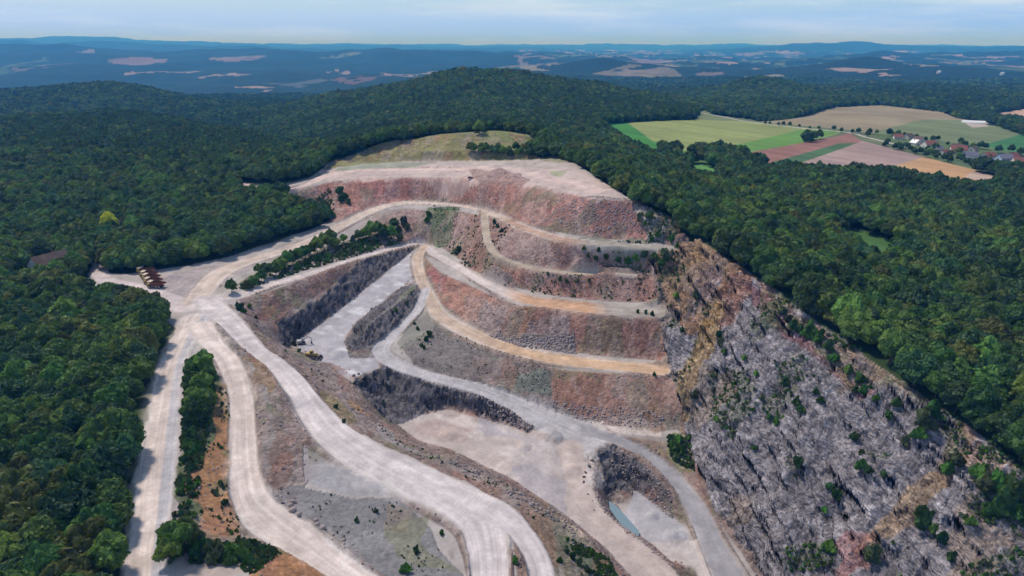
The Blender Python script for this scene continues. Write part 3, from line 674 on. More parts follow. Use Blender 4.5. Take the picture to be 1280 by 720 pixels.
zone([(700, 650, -20), (740, 668, -20), (765, 695, -22), (760, 705, -22), (715, 680, -20)], (.50, .40, .31), .8, 1)
# left side
zone([(232, 450, 0), (262, 445, 0), (275, 470, -1), (288, 500, -2), (289, 560, -4), (292, 610, -6), (300, 660, -6), (230, 690, -2), (215, 690, 0), (225, 560, 0)], (.13, .14, .065), .95, .8, rubv=.7)
zone([(262, 490, -1), (286, 480, -2), (289, 560, -4), (296, 625, -6), (312, 672, -7), (290, 672, -6), (240, 660, -3), (243, 600, -2), (255, 540, -1)], (.37, .20, .10), .9, 1.2, rubv=.7)
zone([(270, 478, -1), (286, 478, -2), (289, 530, -3), (272, 530, -2)], (.24, .19, .10), .6, 2)
zone([(266, 540, -2), (285, 535, -3), (282, 570, -4), (262, 565, -3)], (.17, .19, .075), .6, 2)
zone([(320, 690, -4), (345, 683, -5), (385, 690, -8), (415, 712, -9), (430, 780, -11), (300, 780, -3)], (.36, .19, .09), .95, 1, rubv=.9)
zone([(338, 684, -5), (385, 690, -7), (380, 697, -7), (345, 692, -5)], (.15, .16, .06), .7, 2)
zone([(225, 682, -2), (300, 690, -4), (320, 720, -3), (200, 730, -1)], (.42, .32, .26), .6, 1.5)
zone([(255, 404, 0), (275, 404, .8), (300, 430, .5), (332, 460, .5), (350, 490, -.5), (360, 545, -3), (390, 600, -7.5), (370, 620, -8), (335, 600, -6), (322, 560, -4), (320, 500, -2), (306, 460, -1)], (.27, .225, .20), .95, .6, rubv=.9)
zone([(310, 445, 0), (335, 450, -1), (350, 475, -2), (345, 492, -1), (325, 480, 0)], (.24, .155, .085), .8, 1.5)
zone([(330, 535, -1), (362, 540, -2), (375, 570, -4), (350, 590, -5), (335, 560, -3)], (.23, .14, .105), .6, 2)
zone([(322, 500, -1), (350, 500, -1), (370, 530, -3), (345, 520, -1)], (.2, .19, .12), .6, 2)
zone([(345, 612, -7), (380, 608, -8), (440, 620, -9), (490, 622, -9.5), (540, 660, -11), (580, 720, -12), (560, 780, -13), (500, 760, -12), (440, 705, -9.5), (395, 680, -9), (350, 645, -8)], (.205, .19, .185), .9, .8, rubv=.55)
zone([(478, 625, -9), (512, 640, -10.5), (510, 665, -11), (480, 660, -10.5)], (.25, .20, .16), .8, 1)
zone([(485, 655, -10.5), (520, 640, -10.5), (560, 680, -12), (580, 715, -12), (540, 705, -12), (500, 690, -11)], (.20, .19, .11), .6, 2.5)
zone([(385, 560, -6), (410, 580, -8), (460, 605, -9), (480, 620, -9.5), (420, 615, -8.8), (385, 600, -7.5)], (.34, .31, .305), .9, .8, rubv=.15)
zone([(300, 385, -.3), (345, 430, -3), (390, 456, -11), (420, 480, -14), (445, 530, -14), (520, 565, -13), (600, 600, -12), (690, 665, -13), (730, 740, -14), (860, 800, -22), (745, 690, -19), (682, 636, -16.5), (595, 586, -16), (535, 569, -17), (480, 540, -19.5), (445, 505, -20), (405, 450, -19), (360, 420, -8), (320, 395, -4)], (.25, .215, .195), .9, .6, rubv=.9)
zone([(330, 398, -5), (352, 415, -7), (350, 440, -8), (330, 420, -5)], (.22, .16, .14), .6, 1)
zone([(410, 490, -13), (440, 500, -17), (455, 530, -17), (445, 545, -13), (420, 520, -12)], (.25, .21, .10), .7, 2)
zone([(450, 498, -20), (470, 500, -20), (475, 520, -19.5), (455, 515, -20)], (.42, .25, .12), .7, 2)
zone([(475, 520, -19.5), (500, 540, -19), (540, 560, -17), (535, 572, -17), (500, 560, -18.5), (470, 538, -19)], (.30, .30, .315), .7, 1.6, rubv=.5)
zone([(690, 660, -14), (760, 690, -20), (790, 760, -20), (730, 720, -14)], (.12, .14, .07), .75, 2)
# plateau yard
zone([(195, 345, 0), (300, 328, 0), (330, 322, 0), (300, 345, 0), (265, 368, 0), (215, 368, 0)], (.40, .325, .30), .8, 1, rubv=.4)
zone([(238, 374, 0), (300, 350, 0), (340, 320, 0), (410, 285, 3), (395, 310, 1), (310, 350, 0), (280, 368, 0)], (.25, .21, .15), .35, 1)
zone([(290, 362, 0), (330, 345, 0), (420, 312, -1), (500, 298, 0), (500, 275, 4), (440, 295, 2), (340, 330, 0)], (.15, .13, .075), .85, 1, rubv=.6)
zone([(380, 318, 1), (470, 290, 3), (500, 295, 0), (500, 302, -3), (400, 335, -1)], (.20, .135, .115), .6, 1)

dk3 = CK((.125, .112, .118))[None, None, :] * (.55 + .9 * noise2(GX / 1.1, GZ / .9 + GY / 1.3, 871))[..., None]
put(dark, dk3, .8)
# cliff rock
cl = cliff.astype(np.float32)
rock = CK((.295, .262, .270))[None, None, :] * (.30 + .20 * bk1 + .22 * bk2 + .14 * bk3 + .14 * L3 + .35 * (brk - .5) + 1.0 * (bnd - .08))[..., None]
put(cl, rock); stra = cl.copy(); rub = np.maximum(rub, cl * .8)


def cz(pts, col, w, warp=1.5):
    pg = poly(pts)
    X = GX + (wx - GX) * warp; Y = GY + (wy - GY) * warp
    m = inside(pg, X, Y) * cl
    put(m, CK(col)[None, None, :] * (.52 + .25 * bk1 + .30 * bk2 + .2 * bk3 + .25 * n2)[..., None], w)


cz([(800, 257, 34), (835, 268, 30), (870, 297, 25), (905, 320, 22), (935, 345, 17), (900, 400, -2), (870, 440, -15), (835, 400, -6), (822, 345, 5), (866, 308, 18)], (.36, .20, .11), .9)
cz([(800, 257, 34), (825, 267, 31), (828, 285, 26), (800, 300, 20)], (.50, .40, .30), .8)
cz([(835, 270, 29), (868, 300, 24), (860, 330, 12), (830, 310, 16)], (.27, .12, .085), .7)
cz([(880, 305, 22), (905, 322, 20), (880, 370, 4), (850, 385, 0), (855, 345, 9)], (.44, .26, .12), .8)
cz([(855, 350, 7), (905, 345, 12), (895, 400, -3), (850, 410, -8)], (.25, .20, .21), .6)
cz([(905, 385, 2), (935, 375, 6), (935, 410, -2), (900, 430, -8), (880, 420, -8)], (.36, .17, .10), .75, 1)
cz([(875, 410, -8), (905, 410, -5), (885, 470, -18), (855, 520, -30), (842, 500, -28), (860, 450, -16)], (.42, .27, .11), .8, 1)
cz([(900, 322, 20), (960, 360, 16), (1010, 400, 13), (1050, 425, 11), (1100, 465, 9), (1130, 490, 6), (1100, 500, -2), (1030, 450, 3), (960, 400, 5), (925, 360, 10)], (.38, .25, .20), .85)
cz([(925, 395, 0), (960, 420, -3), (1000, 460, -5), (1040, 500, -8), (1090, 540, -10), (1070, 545, -13), (1000, 490, -12), (950, 440, -8)], (.31, .14, .14), .75, .8)
cz([(960, 400, 3), (1010, 430, 3), (1060, 480, -2), (1080, 520, -6), (1020, 480, -6), (970, 430, -2)], (.15, .17, .085), .6, 2.5)
cz([(1090, 460, 8), (1150, 500, 5), (1190, 525, 4), (1170, 560, -6), (1120, 540, -6)], (.33, .26, .19), .6, 2)
cz([(1175, 525, 6), (1205, 535, 5), (1240, 560, 6), (1290, 600, 3), (1290, 640, -6), (1230, 610, -5), (1190, 580, -4)], (.42, .27, .20), .8, 1.3)
cz([(1150, 610, -12), (1200, 580, -6), (1190, 620, -12), (1140, 680, -22), (1080, 700, -28), (1060, 690, -28), (1110, 650, -20)], (.42, .28, .16), .7, 1.5)
cz([(1050, 670, -28), (1085, 690, -28), (1070, 730, -33), (1045, 730, -34)], (.38, .16, .14), .55, 3.2)
cz([(1120, 480, 6), (1165, 510, 3), (1170, 540, -2), (1130, 520, -1)], (.14, .16, .07), .5, 2.5)
cz([(1180, 530), (1204, 531), (1210, 545), (1205, 565), (1190, 575), (1178, 555)], (.26, .20, .13), .8, .5)
cz([(1196, 520), (1212, 524), (1222, 540), (1222, 556), (1208, 575), (1200, 572), (1212, 556), (1211, 542), (1204, 530), (1194, 527)], (.46, .31, .24), .9, .2)
wt = cl * (bk3 > .86) * (bk2 > .5) * (n1 > .45); put(wt, (.62, .57, .58), .6)
gr = cl * (on_cliff(fbm3(kx, ky, kz, 16, 4, 151)) > .58) * (slope2 < 62); put(gr, (.15, .165, .08), .55)
oc = cl * (on_cliff(fbm3(kx, ky, kz, 26, 4, 153)) > .60); put(oc, (.36, .25, .16), .45)

# weeds and stains over the old slopes
wd = inQ * (1 - roadw) * face * (1 - cl) * (~dark) * (near2(GX, GY, 12, 4, 161) > .60); put(wd, (.17, .17, .10), .55)
st_ = inQ * face * (1 - cl) * (~dark) * (near2(GX * .9, GY * .35, 9, 4, 163) > .56); put(st_, (.37, .30, .27), .35)
st_ = inQ * face * (1 - cl) * (~dark) * (near2(GX * .9, GY * .3, 8, 4, 165) > .6); put(st_, (.27, .14, .10), .4)

# roads
RC = {'A': (.61, .50, .44), 'B': (.63, .515, .45), 'C': (.565, .485, .455), 'C2': (.565, .485, .455), 'D': (.55, .46, .42), 'E': (.56, .44, .36), 'F': (.42, .33, .25), 'G': (.52, .385, .29), 'H': (.47, .425, .415), 'I': (.34, .31, .31), 'J': (.50, .40, .35), 'K': (.56, .46, .43), 'L': (.585, .435, .375), 'M': (.5, .45, .4)}
road_m = np.zeros(GX.shape, np.float32)
for k in ('M', 'K', 'F', 'E', 'D', 'L', 'G', 'H', 'I', 'J', 'A', 'C', 'C2', 'B'):
    d, zz, sd, al = d0[k]
    if k in ('A', 'B', 'C', 'C2'):  # wide working surface of dust and fines beside the ruts
        pass
    e = d + .35 * (n2 - .5) + .55 * (n1 - .5)
    m = 1 - sstep(.86, 1.16, e)
    dust = (1 - sstep(1.0, 1.75, d)) * sstep(.40, .62, n1 * .6 + n2 * .4) * (k in ('A', 'B', 'C', 'H', 'G', 'E', 'J', 'D'))
    m = np.maximum(m, dust * .40)
    c = np.broadcast_to(CK(RC[k]), C.shape).copy()
    if k == 'D':
        o = (sstep(15, 30, al - 0) * 0)[..., None]
        px_x = GX
        w_ = (sstep(-8, 8, px_x) * (1 - sstep(38, 55, px_x)) * (GY < 400))[..., None]
        c = c * (1 - w_) + CK((.53, .31, .19)) * w_
        w_ = (sstep(38, 55, px_x) * (GY < 400))[..., None]
        c = c * (1 - w_) + CK((.36, .31, .26)) * w_
    if k == 'E':
        w_ = (sstep(-12, 0, GX) * (GY < 470))[..., None]
        c = c * (1 - w_) + CK((.40, .26, .19)) * w_
        w_ = (sstep(32, 45, GX) * (GY < 470))[..., None]
        c = c * (1 - w_) + CK((.33, .29, .24)) * w_
    if k == 'G':
        w_ = (sstep(-25, 5, GX))[..., None]
        c = c * (1 - w_) + CK((.56, .37, .235)) * w_
    if k == 'A':   # grey shoulder on the pit side
        w_ = sstep(.25, .45, -sd)[..., None]
        c = c * (1 - w_) + CK((.47, .43, .43)) * w_
    sd = sd + .5 * (n3 - .5) + .22 * (n1 - .5)
    rut = noise2(sd * 4.2 + 60, al / 35, 171) * .45 + noise2(sd * 11 + 60, al / 22, 173) * .35 + noise2(sd * 24 + 60, al / 9, 175) * .2
    amp = .60 if k in ('A', 'B', 'C', 'C2', 'H', 'D', 'E', 'G') else .16
    c = c * (1 - amp / 2 + amp * rut + .30 * (n1 - .5) + .12 * (n2 - .5))[..., None]
    mm = m[..., None]; C[:] = C * (1 - mm) + c * mm
    edge = sstep(.82, .95, e) * (1 - sstep(1.0, 1.18, e)) * (1 - road_m)
    if k in ('A', 'B', 'C', 'G', 'E'): put(edge * sstep(.40, .55, n1), (.70, .62, .56), .45)
    rub = rub * (1 - m) + .06 * m; stra = stra * (1 - m); grass = grass * (1 - m)
    road_m = np.maximum(road_m, m)
fr_ = (face * (1 - road_m) * (1 - cl) * (~dark) * (C[..., 0] > C[..., 1]))[..., None]; C = C * (1 + fr_ * (CK((1.06, .98, .95)) - 1))
C *= (1 - .02 * face * (1 - road_m) * (1 - cl) - .12 * cl)[..., None]
C *= (1 + .34 * ((n2 - .5) + .8 * (near2(GX, GY, 6.5, 4, 901) - .5)) * inQ * (1 - cl))[..., None]
C = np.clip(C, .004, .8)
print('ground', GX.shape, 'built')

# ---- one sheet, kept as a few objects by what the ground is there
kind_id = np.zeros(GX.shape, np.int8)                       # 0 wooded land and hills
kind_id[inQ] = 1                                             # quarry ground
kind_id[cliff & inQ] = 2                                     # rock face
kind_id[fields] = 3
kind_id[(road_m > .5)] = 4
qk = kind_id[:-1, :-1]
idx = (np.arange(nr)[:, None] * nt + np.arange(nt)[None, :]).astype(np.int32)
quads = np.stack([idx[:-1, :-1], idx[:-1, 1:], idx[1:, 1:], idx[1:, :-1]], -1)
VX = np.stack([GX, GY, GZ], -1).reshape(-1, 3).astype(np.float32)
NX = np.stack([nx, ny, nz], -1).reshape(-1, 3).astype(np.float32)
VC = np.concatenate([C, np.ones(C.shape[:2] + (1,), np.float32)], -1).reshape(-1, 4)
VM = np.stack([rub, stra, grass, far_can], -1).reshape(-1, 4).astype(np.float32)


def mesh_np(name, V, F, mat, smooth=True):
    me = D.meshes.new(name)
    n = F.shape[1]
    me.vertices.add(len(V)); me.vertices.foreach_set('co', np.ascontiguousarray(V, np.float32).ravel())
    me.loops.add(F.size); me.loops.foreach_set('vertex_index', np.ascontiguousarray(F, np.int32).ravel())
    me.polygons.add(len(F)); me.polygons.foreach_set('loop_start', np.arange(0, F.size, n, dtype=np.int32))
    try: me.polygons.foreach_set('loop_total', np.full(len(F), n, np.int32))
    except Exception: pass
    me.update(calc_edges=True)
    if smooth: me.polygons.foreach_set('use_smooth', np.ones(len(F), bool))
    if mat: me.materials.append(mat)
    return me


def ground_object(name, k, mat):
    F = quads[qk == k].reshape(-1, 4)
    used = np.zeros(len(VX), bool); used[F.ravel()] = True
    new = np.cumsum(used) - 1
    F2 = new[F]
    me = mesh_np(name, VX[used], F2, mat)
    a = me.color_attributes.new('soil', 'FLOAT_COLOR', 'POINT'); a.data.foreach_set('color', np.ascontiguousarray(VC[used]).ravel())
    a = me.color_attributes.new('form', 'FLOAT_COLOR', 'POINT'); a.data.foreach_set('color', np.ascontiguousarray(VM[used]).ravel())
    me.normals_split_custom_set_from_vertices(NX[used])
    o = D.objects.new(name, me); COL.objects.link(o); o['kind'] = 'structure'
    return o

# ---------------------------------------------------------------- materials
def new_mat(name, rough=.9, spec=.2):
    m = D.materials.new(name); m.use_nodes = True
    nt_ = m.node_tree; b = nt_.nodes['Principled BSDF']
    b.inputs['Roughness'].default_value = rough
    b.inputs['Specular IOR Level'].default_value = spec
    return m, nt_, b


def N(t, kind, **kw):
    n = t.nodes.new(kind)
    for k, v in kw.items():
        if hasattr(n, k) and k not in n.inputs: setattr(n, k, v)
        else: n.inputs[k.replace('_', ' ')].default_value = v
    return n


def math_(t, op, a, b=None, c=None):
    n = t.nodes.new('ShaderNodeMath'); n.operation = op
    for i, v in enumerate((a, b, c)):
        if v is None: continue
        if isinstance(v, (int, float)): n.inputs[i].default_value = v
        else: t.links.new(v, n.inputs[i])
    return n.outputs[0]


def scale_col(t, col, fac):
    n = t.nodes.new('ShaderNodeVectorMath'); n.operation = 'SCALE'
    if isinstance(col, tuple): n.inputs[0].default_value = col[:3]
    else: t.links.new(col, n.inputs[0])
    if isinstance(fac, (int, float)): n.inputs['Scale'].default_value = fac
    else: t.links.new(fac, n.inputs['Scale'])
    return n.outputs[0]


def ground_material():
    m, t, b = new_mat('ground_material', .95, .12)
    soil = N(t, 'ShaderNodeVertexColor', layer_name='soil'); form = N(t, 'ShaderNodeVertexColor', layer_name='form')
    sep = t.nodes.new('ShaderNodeSeparateColor'); t.links.new(form.outputs[0], sep.inputs[0])
    rubv, strv, grv = sep.outputs
    farv = form.outputs['Alpha']
    geo = t.nodes.new('ShaderNodeNewGeometry'); pos = geo.outputs['Position']
    nA = N(t, 'ShaderNodeTexNoise', Scale=.9, Detail=5.0, Roughness=.65); t.links.new(pos, nA.inputs['Vector'])
    nB = N(t, 'ShaderNodeTexNoise', Scale=.13, Detail=4.0, Roughness=.6); t.links.new(pos, nB.inputs['Vector'])
    vo = N(t, 'ShaderNodeTexVoronoi', Scale=.75); t.links.new(pos, vo.inputs['Vector'])
    vo2 = N(t, 'ShaderNodeTexVoronoi', Scale=.33); t.links.new(pos, vo2.inputs['Vector'])
    # strata
    mp = t.nodes.new('ShaderNodeVectorMath'); mp.operation = 'ADD'
    nW = N(t, 'ShaderNodeTexNoise', Scale=.06, Detail=3.0); t.links.new(pos, nW.inputs['Vector'])
    sW = scale_col(t, nW.outputs['Color'], 7.0)
    t.links.new(pos, mp.inputs[0]); t.links.new(sW, mp.inputs[1])

    def dotv(v):
        n = t.nodes.new('ShaderNodeVectorMath'); n.operation = 'DOT_PRODUCT'
        t.links.new(mp.outputs[0], n.inputs[0]); n.inputs[1].default_value = v
        return n.outputs['Value']
    cx = t.nodes.new('ShaderNodeCombineXYZ')
    t.links.new(dotv((.56 * 1.0, -.136 * 1.0, .817 * 1.0)), cx.inputs[0]); t.links.new(dotv((.134 * .2, -.96 * .2, -.252 * .2)), cx.inputs[1]); t.links.new(dotv((.12, 0, .10)), cx.inputs[2])
    nS = N(t, 'ShaderNodeTexNoise', Scale=1.0, Detail=5.0, Roughness=.68); t.links.new(cx.outputs[0], nS.inputs['Vector'])
    # brightness factor
    f = math_(t, 'ADD', .72, math_(t, 'MULTIPLY', nA.outputs[0], .56))
    f = math_(t, 'MULTIPLY', f, math_(t, 'ADD', .80, math_(t, 'MULTIPLY', nB.outputs[0], .40)))
    rf = math_(t, 'ADD', 1.0, math_(t, 'MULTIPLY', rubv, math_(t, 'MULTIPLY_ADD', vo.outputs['Color'], 0.0, -.0)))
    sv = t.nodes.new('ShaderNodeSeparateColor'); t.links.new(vo.outputs['Color'], sv.inputs[0])
    sv2 = t.nodes.new('ShaderNodeSeparateColor'); t.links.new(vo2.outputs['Color'], sv2.inputs[0])
    st = math_(t, 'ADD', math_(t, 'MULTIPLY', math_(t, 'SUBTRACT', sv.outputs[0], .5), .55), math_(t, 'MULTIPLY', math_(t, 'SUBTRACT', sv2.outputs[1], .5), .35))
    rf = math_(t, 'ADD', 1.0, math_(t, 'MULTIPLY', rubv, st))
    cr = t.nodes.new('ShaderNodeMapRange'); t.links.new(nS.outputs[0], cr.inputs[0]); cr.inputs[1].default_value = .32; cr.inputs[2].default_value = .68; cr.inputs[3].default_value = -.42; cr.inputs[4].default_value = .42
    sf = math_(t, 'ADD', 1.0, math_(t, 'MULTIPLY', strv, cr.outputs[0]))
    f = math_(t, 'MULTIPLY', math_(t, 'MULTIPLY', f, rf), sf)
    col = scale_col(t, soil.outputs[0], f)
    t.links.new(col, b.inputs['Base Color'])
    # fractured blocks along the bedding
    vb = N(t, 'ShaderNodeTexVoronoi', Scale=1.0); vb.distance = 'CHEBYCHEV'
    cb = t.nodes.new('ShaderNodeVectorMath'); cb.operation = 'MULTIPLY'; t.links.new(cx.outputs[0], cb.inputs[0]); cb.inputs[1].default_value = (1.0, 2.2, 5.0); t.links.new(cb.outputs[0], vb.inputs['Vector'])
    # relief
    h = math_(t, 'MULTIPLY', nA.outputs[0], math_(t, 'ADD', .10, math_(t, 'MULTIPLY', rubv, .75)))
    h = math_(t, 'ADD', h, math_(t, 'MULTIPLY', math_(t, 'SUBTRACT', 1.0, vo.outputs['Distance']), math_(t, 'MULTIPLY', rubv, .28)))
    h = math_(t, 'ADD', h, math_(t, 'MULTIPLY', nS.outputs[0], math_(t, 'MULTIPLY', strv, 1.3)))
    h = math_(t, 'ADD', h, math_(t, 'MULTIPLY', vb.outputs['Distance'], math_(t, 'MULTIPLY', strv, -1.6)))
    voc = N(t, 'ShaderNodeTexVoronoi', Scale=.085); t.links.new(pos, voc.inputs['Vector'])
    h = math_(t, 'ADD', h, math_(t, 'MULTIPLY', math_(t, 'SUBTRACT', 1.0, voc.outputs['Distance']), math_(t, 'MULTIPLY', farv, 9.0)))
    bp = N(t, 'ShaderNodeBump', Strength=.9, Distance=1.0); t.links.new(h, bp.inputs['Height'])
    t.links.new(bp.outputs[0], b.inputs['Normal'])
    return m


GM = ground_material()
ground = ground_object('terrain', 0, GM)
quarry_ground = ground_object('quarry_ground', 1, GM)
rock_face = ground_object('rock_face', 2, GM)
field_ground = ground_object('fields', 3, GM)
road_ground = ground_object('haul_roads', 4, GM)


from mathutils.bvhtree import BVHTree
VZf = GZ


def zat(x, y, drop=0.0):
    """height of the finished ground"""
    x = np.atleast_1d(np.asarray(x, float)); y = np.atleast_1d(np.asarray(y, float))
    t = np.clip((np.arctan2(x, y) + TH) / (2 * TH) * (nt - 1), 0, nt - 1.001)
    r = np.interp(np.log(np.maximum(np.hypot(x, y), R0)), np.log(rr), np.arange(nr)); r = np.clip(r, 0, nr - 1.001)
    i = t.astype(int); j = r.astype(int); a = t - i; b = r - j
    return (GZ[j, i] * (1 - a) + GZ[j, i + 1] * a) * (1 - b) + (GZ[j + 1, i] * (1 - a) + GZ[j + 1, i + 1] * a) * b


# ---------------------------------------------------------------- sky, sun, air, camera
SUN_DIR = Vector((-.40, .36, .84)).normalized()      # towards the sun
el = math.asin(SUN_DIR.z); az = math.atan2(SUN_DIR.x, SUN_DIR.y)
w = D.worlds.new('World'); scene.world = w; w.use_nodes = True
t = w.node_tree; bg = t.nodes['Background']
sky = t.nodes.new('ShaderNodeTexSky'); sky.sky_type = 'NISHITA'; sky.sun_disc = False
sky.sun_elevation = el; sky.sun_rotation = az; sky.altitude = 300; sky.air_density = 1.0; sky.dust_density = .6; sky.ozone_density = 2.0
tc = t.nodes.new('ShaderNodeTexCoord')
mp = N(t, 'ShaderNodeMapping'); mp.inputs['Scale'].default_value = (1.4, 1.4, 14)
t.links.new(tc.outputs['Generated'], mp.inputs[0])
cn = N(t, 'ShaderNodeTexNoise', Scale=2.2, Detail=6.0, Roughness=.62); t.links.new(mp.outputs[0], cn.inputs['Vector'])
cr = t.nodes.new('ShaderNodeValToRGB'); cr.color_ramp.elements[0].position = .42; cr.color_ramp.elements[1].position = .66
t.links.new(cn.outputs[0], cr.inputs[0])
mx = t.nodes.new('ShaderNodeMix'); mx.data_type = 'RGBA'
sz_ = t.nodes.new('ShaderNodeSeparateXYZ'); t.links.new(tc.outputs['Generated'], sz_.inputs[0])
low = t.nodes.new('ShaderNodeMapRange'); low.interpolation_type = 'SMOOTHSTEP'; t.links.new(sz_.outputs[2], low.inputs[0]); low.inputs[1].default_value = .06; low.inputs[2].default_value = .5; low.inputs[3].default_value = 1; low.inputs[4].default_value = .12
t.links.new(math_(t, 'MULTIPLY', math_(t, 'MULTIPLY_ADD', cr.outputs[0], .01, .985), low.outputs[0]), mx.inputs[0]); t.links.new(sky.outputs[0], mx.inputs[6]); pass
veil = t.nodes.new('ShaderNodeMix'); veil.data_type = 'RGBA'; sx_ = t.nodes.new('ShaderNodeSeparateXYZ'); t.links.new(tc.outputs['Generated'], sx_.inputs[0])
side = t.nodes.new('ShaderNodeMapRange'); t.links.new(sx_.outputs[0], side.inputs[0]); side.inputs[1].default_value = .5; side.inputs[2].default_value = -.7; side.inputs[3].default_value = 0; side.inputs[4].default_value = .55
t.links.new(math_(t, 'MAXIMUM', side.outputs[0], math_(t, 'MULTIPLY', cr.outputs[0], .9)), veil.inputs[0]); veil.inputs[6].default_value = (2.9, 4.5, 6.5, 1); veil.inputs[7].default_value = (4.6, 5.8, 7.1, 1)
hb = t.nodes.new('ShaderNodeMapRange'); t.links.new(sx_.outputs[2], hb.inputs[0]); hb.inputs[1].default_value = 0; hb.inputs[2].default_value = .05; hb.inputs[3].default_value = 1; hb.inputs[4].default_value = 0
bl = t.nodes.new('ShaderNodeMix'); bl.data_type = 'RGBA'; bl.blend_type = 'MULTIPLY'; t.links.new(hb.outputs[0], bl.inputs[0]); t.links.new(veil.outputs[2], bl.inputs[6]); bl.inputs[7].default_value = (.64, .82, 1.6, 1)
t.links.new(bl.outputs[2], mx.inputs[7])
t.links.new(mx.outputs[2], bg.inputs[0]); bg.inputs[1].default_value = SKY_STRENGTH = .14
sl = D.lights.new('sun', 'SUN'); sl.energy = 3.2; sl.angle = math.radians(9); sl.color = (1, .945, .87)
so = D.objects.new('sun', sl); COL.objects.link(so); so.rotation_euler = SUN_DIR.to_track_quat('Z', 'Y').to_euler(); so.location = (0, 0, 400)

cam = D.cameras.new('camera'); co = D.objects.new('camera', cam); COL.objects.link(co)
co.location = (0, 0, HC); co.rotation_euler = (math.pi / 2 - PITCH, 0, 0)
cam.sensor_width = 36; cam.lens = 36 * FPX / 1280; cam.clip_start = 1; cam.clip_end = 200000
scene.camera = co
scene.view_settings.view_transform = 'Standard'; scene.view_settings.look = 'None'; scene.view_settings.exposure = 0; scene.view_settings.gamma = 1
scene.cycles.max_bounces = 5; scene.cycles.diffuse_bounces = 2; scene.cycles.glossy_bounces = 1; scene.cycles.transmission_bounces = 1; scene.cycles.volume_bounces = 0

# ---------------------------------------------------------------- trees
def leaf_material(name, tone, rough=.6):
    m, t, b = new_mat(name, rough, .25)
    oi = t.nodes.new('ShaderNodeObjectInfo'); tcn = t.nodes.new('ShaderNodeTexCoord')
    n = N(t, 'ShaderNodeTexNoise', Scale=.42, Detail=3.0); t.links.new(tcn.outputs['Object'], n.inputs['Vector'])
    f = math_(t, 'MULTIPLY', math_(t, 'ADD', .62, math_(t, 'MULTIPLY', oi.outputs['Random'], .76)), math_(t, 'ADD', .45, math_(t, 'MULTIPLY', n.outputs[0], 1.1)))
    hs = t.nodes.new('ShaderNodeHueSaturation'); hs.inputs['Color'].default_value = tone + (1,)
    r2 = math_(t, 'FRACT', math_(t, 'MULTIPLY', oi.outputs['Random'], 37.0))
    t.links.new(math_(t, 'ADD', .475, math_(t, 'MULTIPLY', r2, .05)), hs.inputs['Hue'])
    c_ = scale_col(t, hs.outputs[0], f); t.links.new(c_, b.inputs['Base Color'])
    tr = t.nodes.new('ShaderNodeBsdfTranslucent'); t.links.new(c_, tr.inputs[0]); mx_ = t.nodes.new('ShaderNodeMixShader'); mx_.inputs[0].default_value = .38
    t.links.new(b.outputs[0], mx_.inputs[1]); t.links.new(tr.outputs[0], mx_.inputs[2]); t.links.new(mx_.outputs[0], t.nodes['Material Output'].inputs[0])
    return m


bark, bt, bb = new_mat('bark', .9, .1)
bn = N(bt, 'ShaderNodeTexNoise', Scale=3.0, Detail=4.0)
bcr = bt.nodes.new('ShaderNodeValToRGB'); bcr.color_ramp.elements[0].color = (.05, .04, .03, 1); bcr.color_ramp.elements[1].color = (.16, .13, .10, 1)
bt.links.new(bn.outputs[0], bcr.inputs[0]); bt.links.new(bcr.outputs[0], bb.inputs['Base Color'])


def ico(n=1):
    import bmesh
    bm = bmesh.new(); bmesh.ops.create_icosphere(bm, subdivisions=n, radius=1)
    V = np.array([v.co[:] for v in bm.verts]); F = np.array([[v.index for v in f.verts] for f in bm.faces]); bm.free()
    return V, F


ICO1 = ico(1); ICO2 = ico(2)


def crown_mesh(name, mat, seed, R=4.6, zc=6.6, rz=3.6, lobes=16, leaves=4200, size=.47, lr=(1.5, 2.3), cone=0.0):
    g = np.random.default_rng(seed)
    L = []
    for i in range(lobes):
        u = (i + .5) / lobes; z = 1 - 1.55 * u; a = i * 2.39996 + g.uniform(-.3, .3)
        q = math.sqrt(max(0, 1 - z * z)) if z > 0 else 1 - .25 * abs(z)
        rad = (R - 1.7) * q * g.uniform(.8, 1.12) * (1 - cone * max(z, 0))
        L.append((rad * math.cos(a), rad * math.sin(a), zc + z * (rz - .9) * g.uniform(.85, 1.15), g.uniform(*lr) * (1 if R > 3 else R / 4.6)))
    L.append((0, 0, zc, (R - 1.6) * .9))
    V, F, nv = [], [], 0
    for (x, y, z, r) in L:      # opaque heart of every clump
        v = ICO1[0] * r * .80; v = v * (1 + .14 * g.standard_normal((len(v), 1)))
        v = v * np.array([1, 1, .85]) + np.array([x, y, z])
        f = ICO1[1] + nv; V.append(v); F.append(np.concatenate([f, f[:, 2:3]], 1)[:, :4]); nv += len(v)
    core_tris = np.concatenate(F)[:, :3]
    k = g.integers(0, lobes, leaves)
    Lc = np.array(L)[k]
    d = g.standard_normal((leaves, 3)); d[:, 2] += .35; d /= np.linalg.norm(d, axis=1, keepdims=True)
    p = Lc[:, :3] + d * Lc[:, 3:4] * g.uniform(.80, 1.10, (leaves, 1)) * np.array([1, 1, .88])
    nrm = d + .50 * g.standard_normal((leaves, 3)); nrm /= np.linalg.norm(nrm, axis=1, keepdims=True)
    up = g.standard_normal((leaves, 3)); ax = np.cross(nrm, up); ax /= np.linalg.norm(ax, axis=1, keepdims=True); ay = np.cross(nrm, ax)
    s = size * g.uniform(.6, 1.25, (leaves, 1))
    a, b_, c = p + ax * s, p + ay * s * .8, p - ax * s
    e = p - ay * s * .8
    VL = np.stack([a, b_, c, e], 1).reshape(-1, 3)
    FL = nv + np.arange(leaves * 4).reshape(-1, 4)
    T = np.concatenate([core_tris, FL[:, [0, 1, 2]], FL[:, [0, 2, 3]]])
    return mesh_np(name, np.concatenate(V + [VL]), T, mat, False)


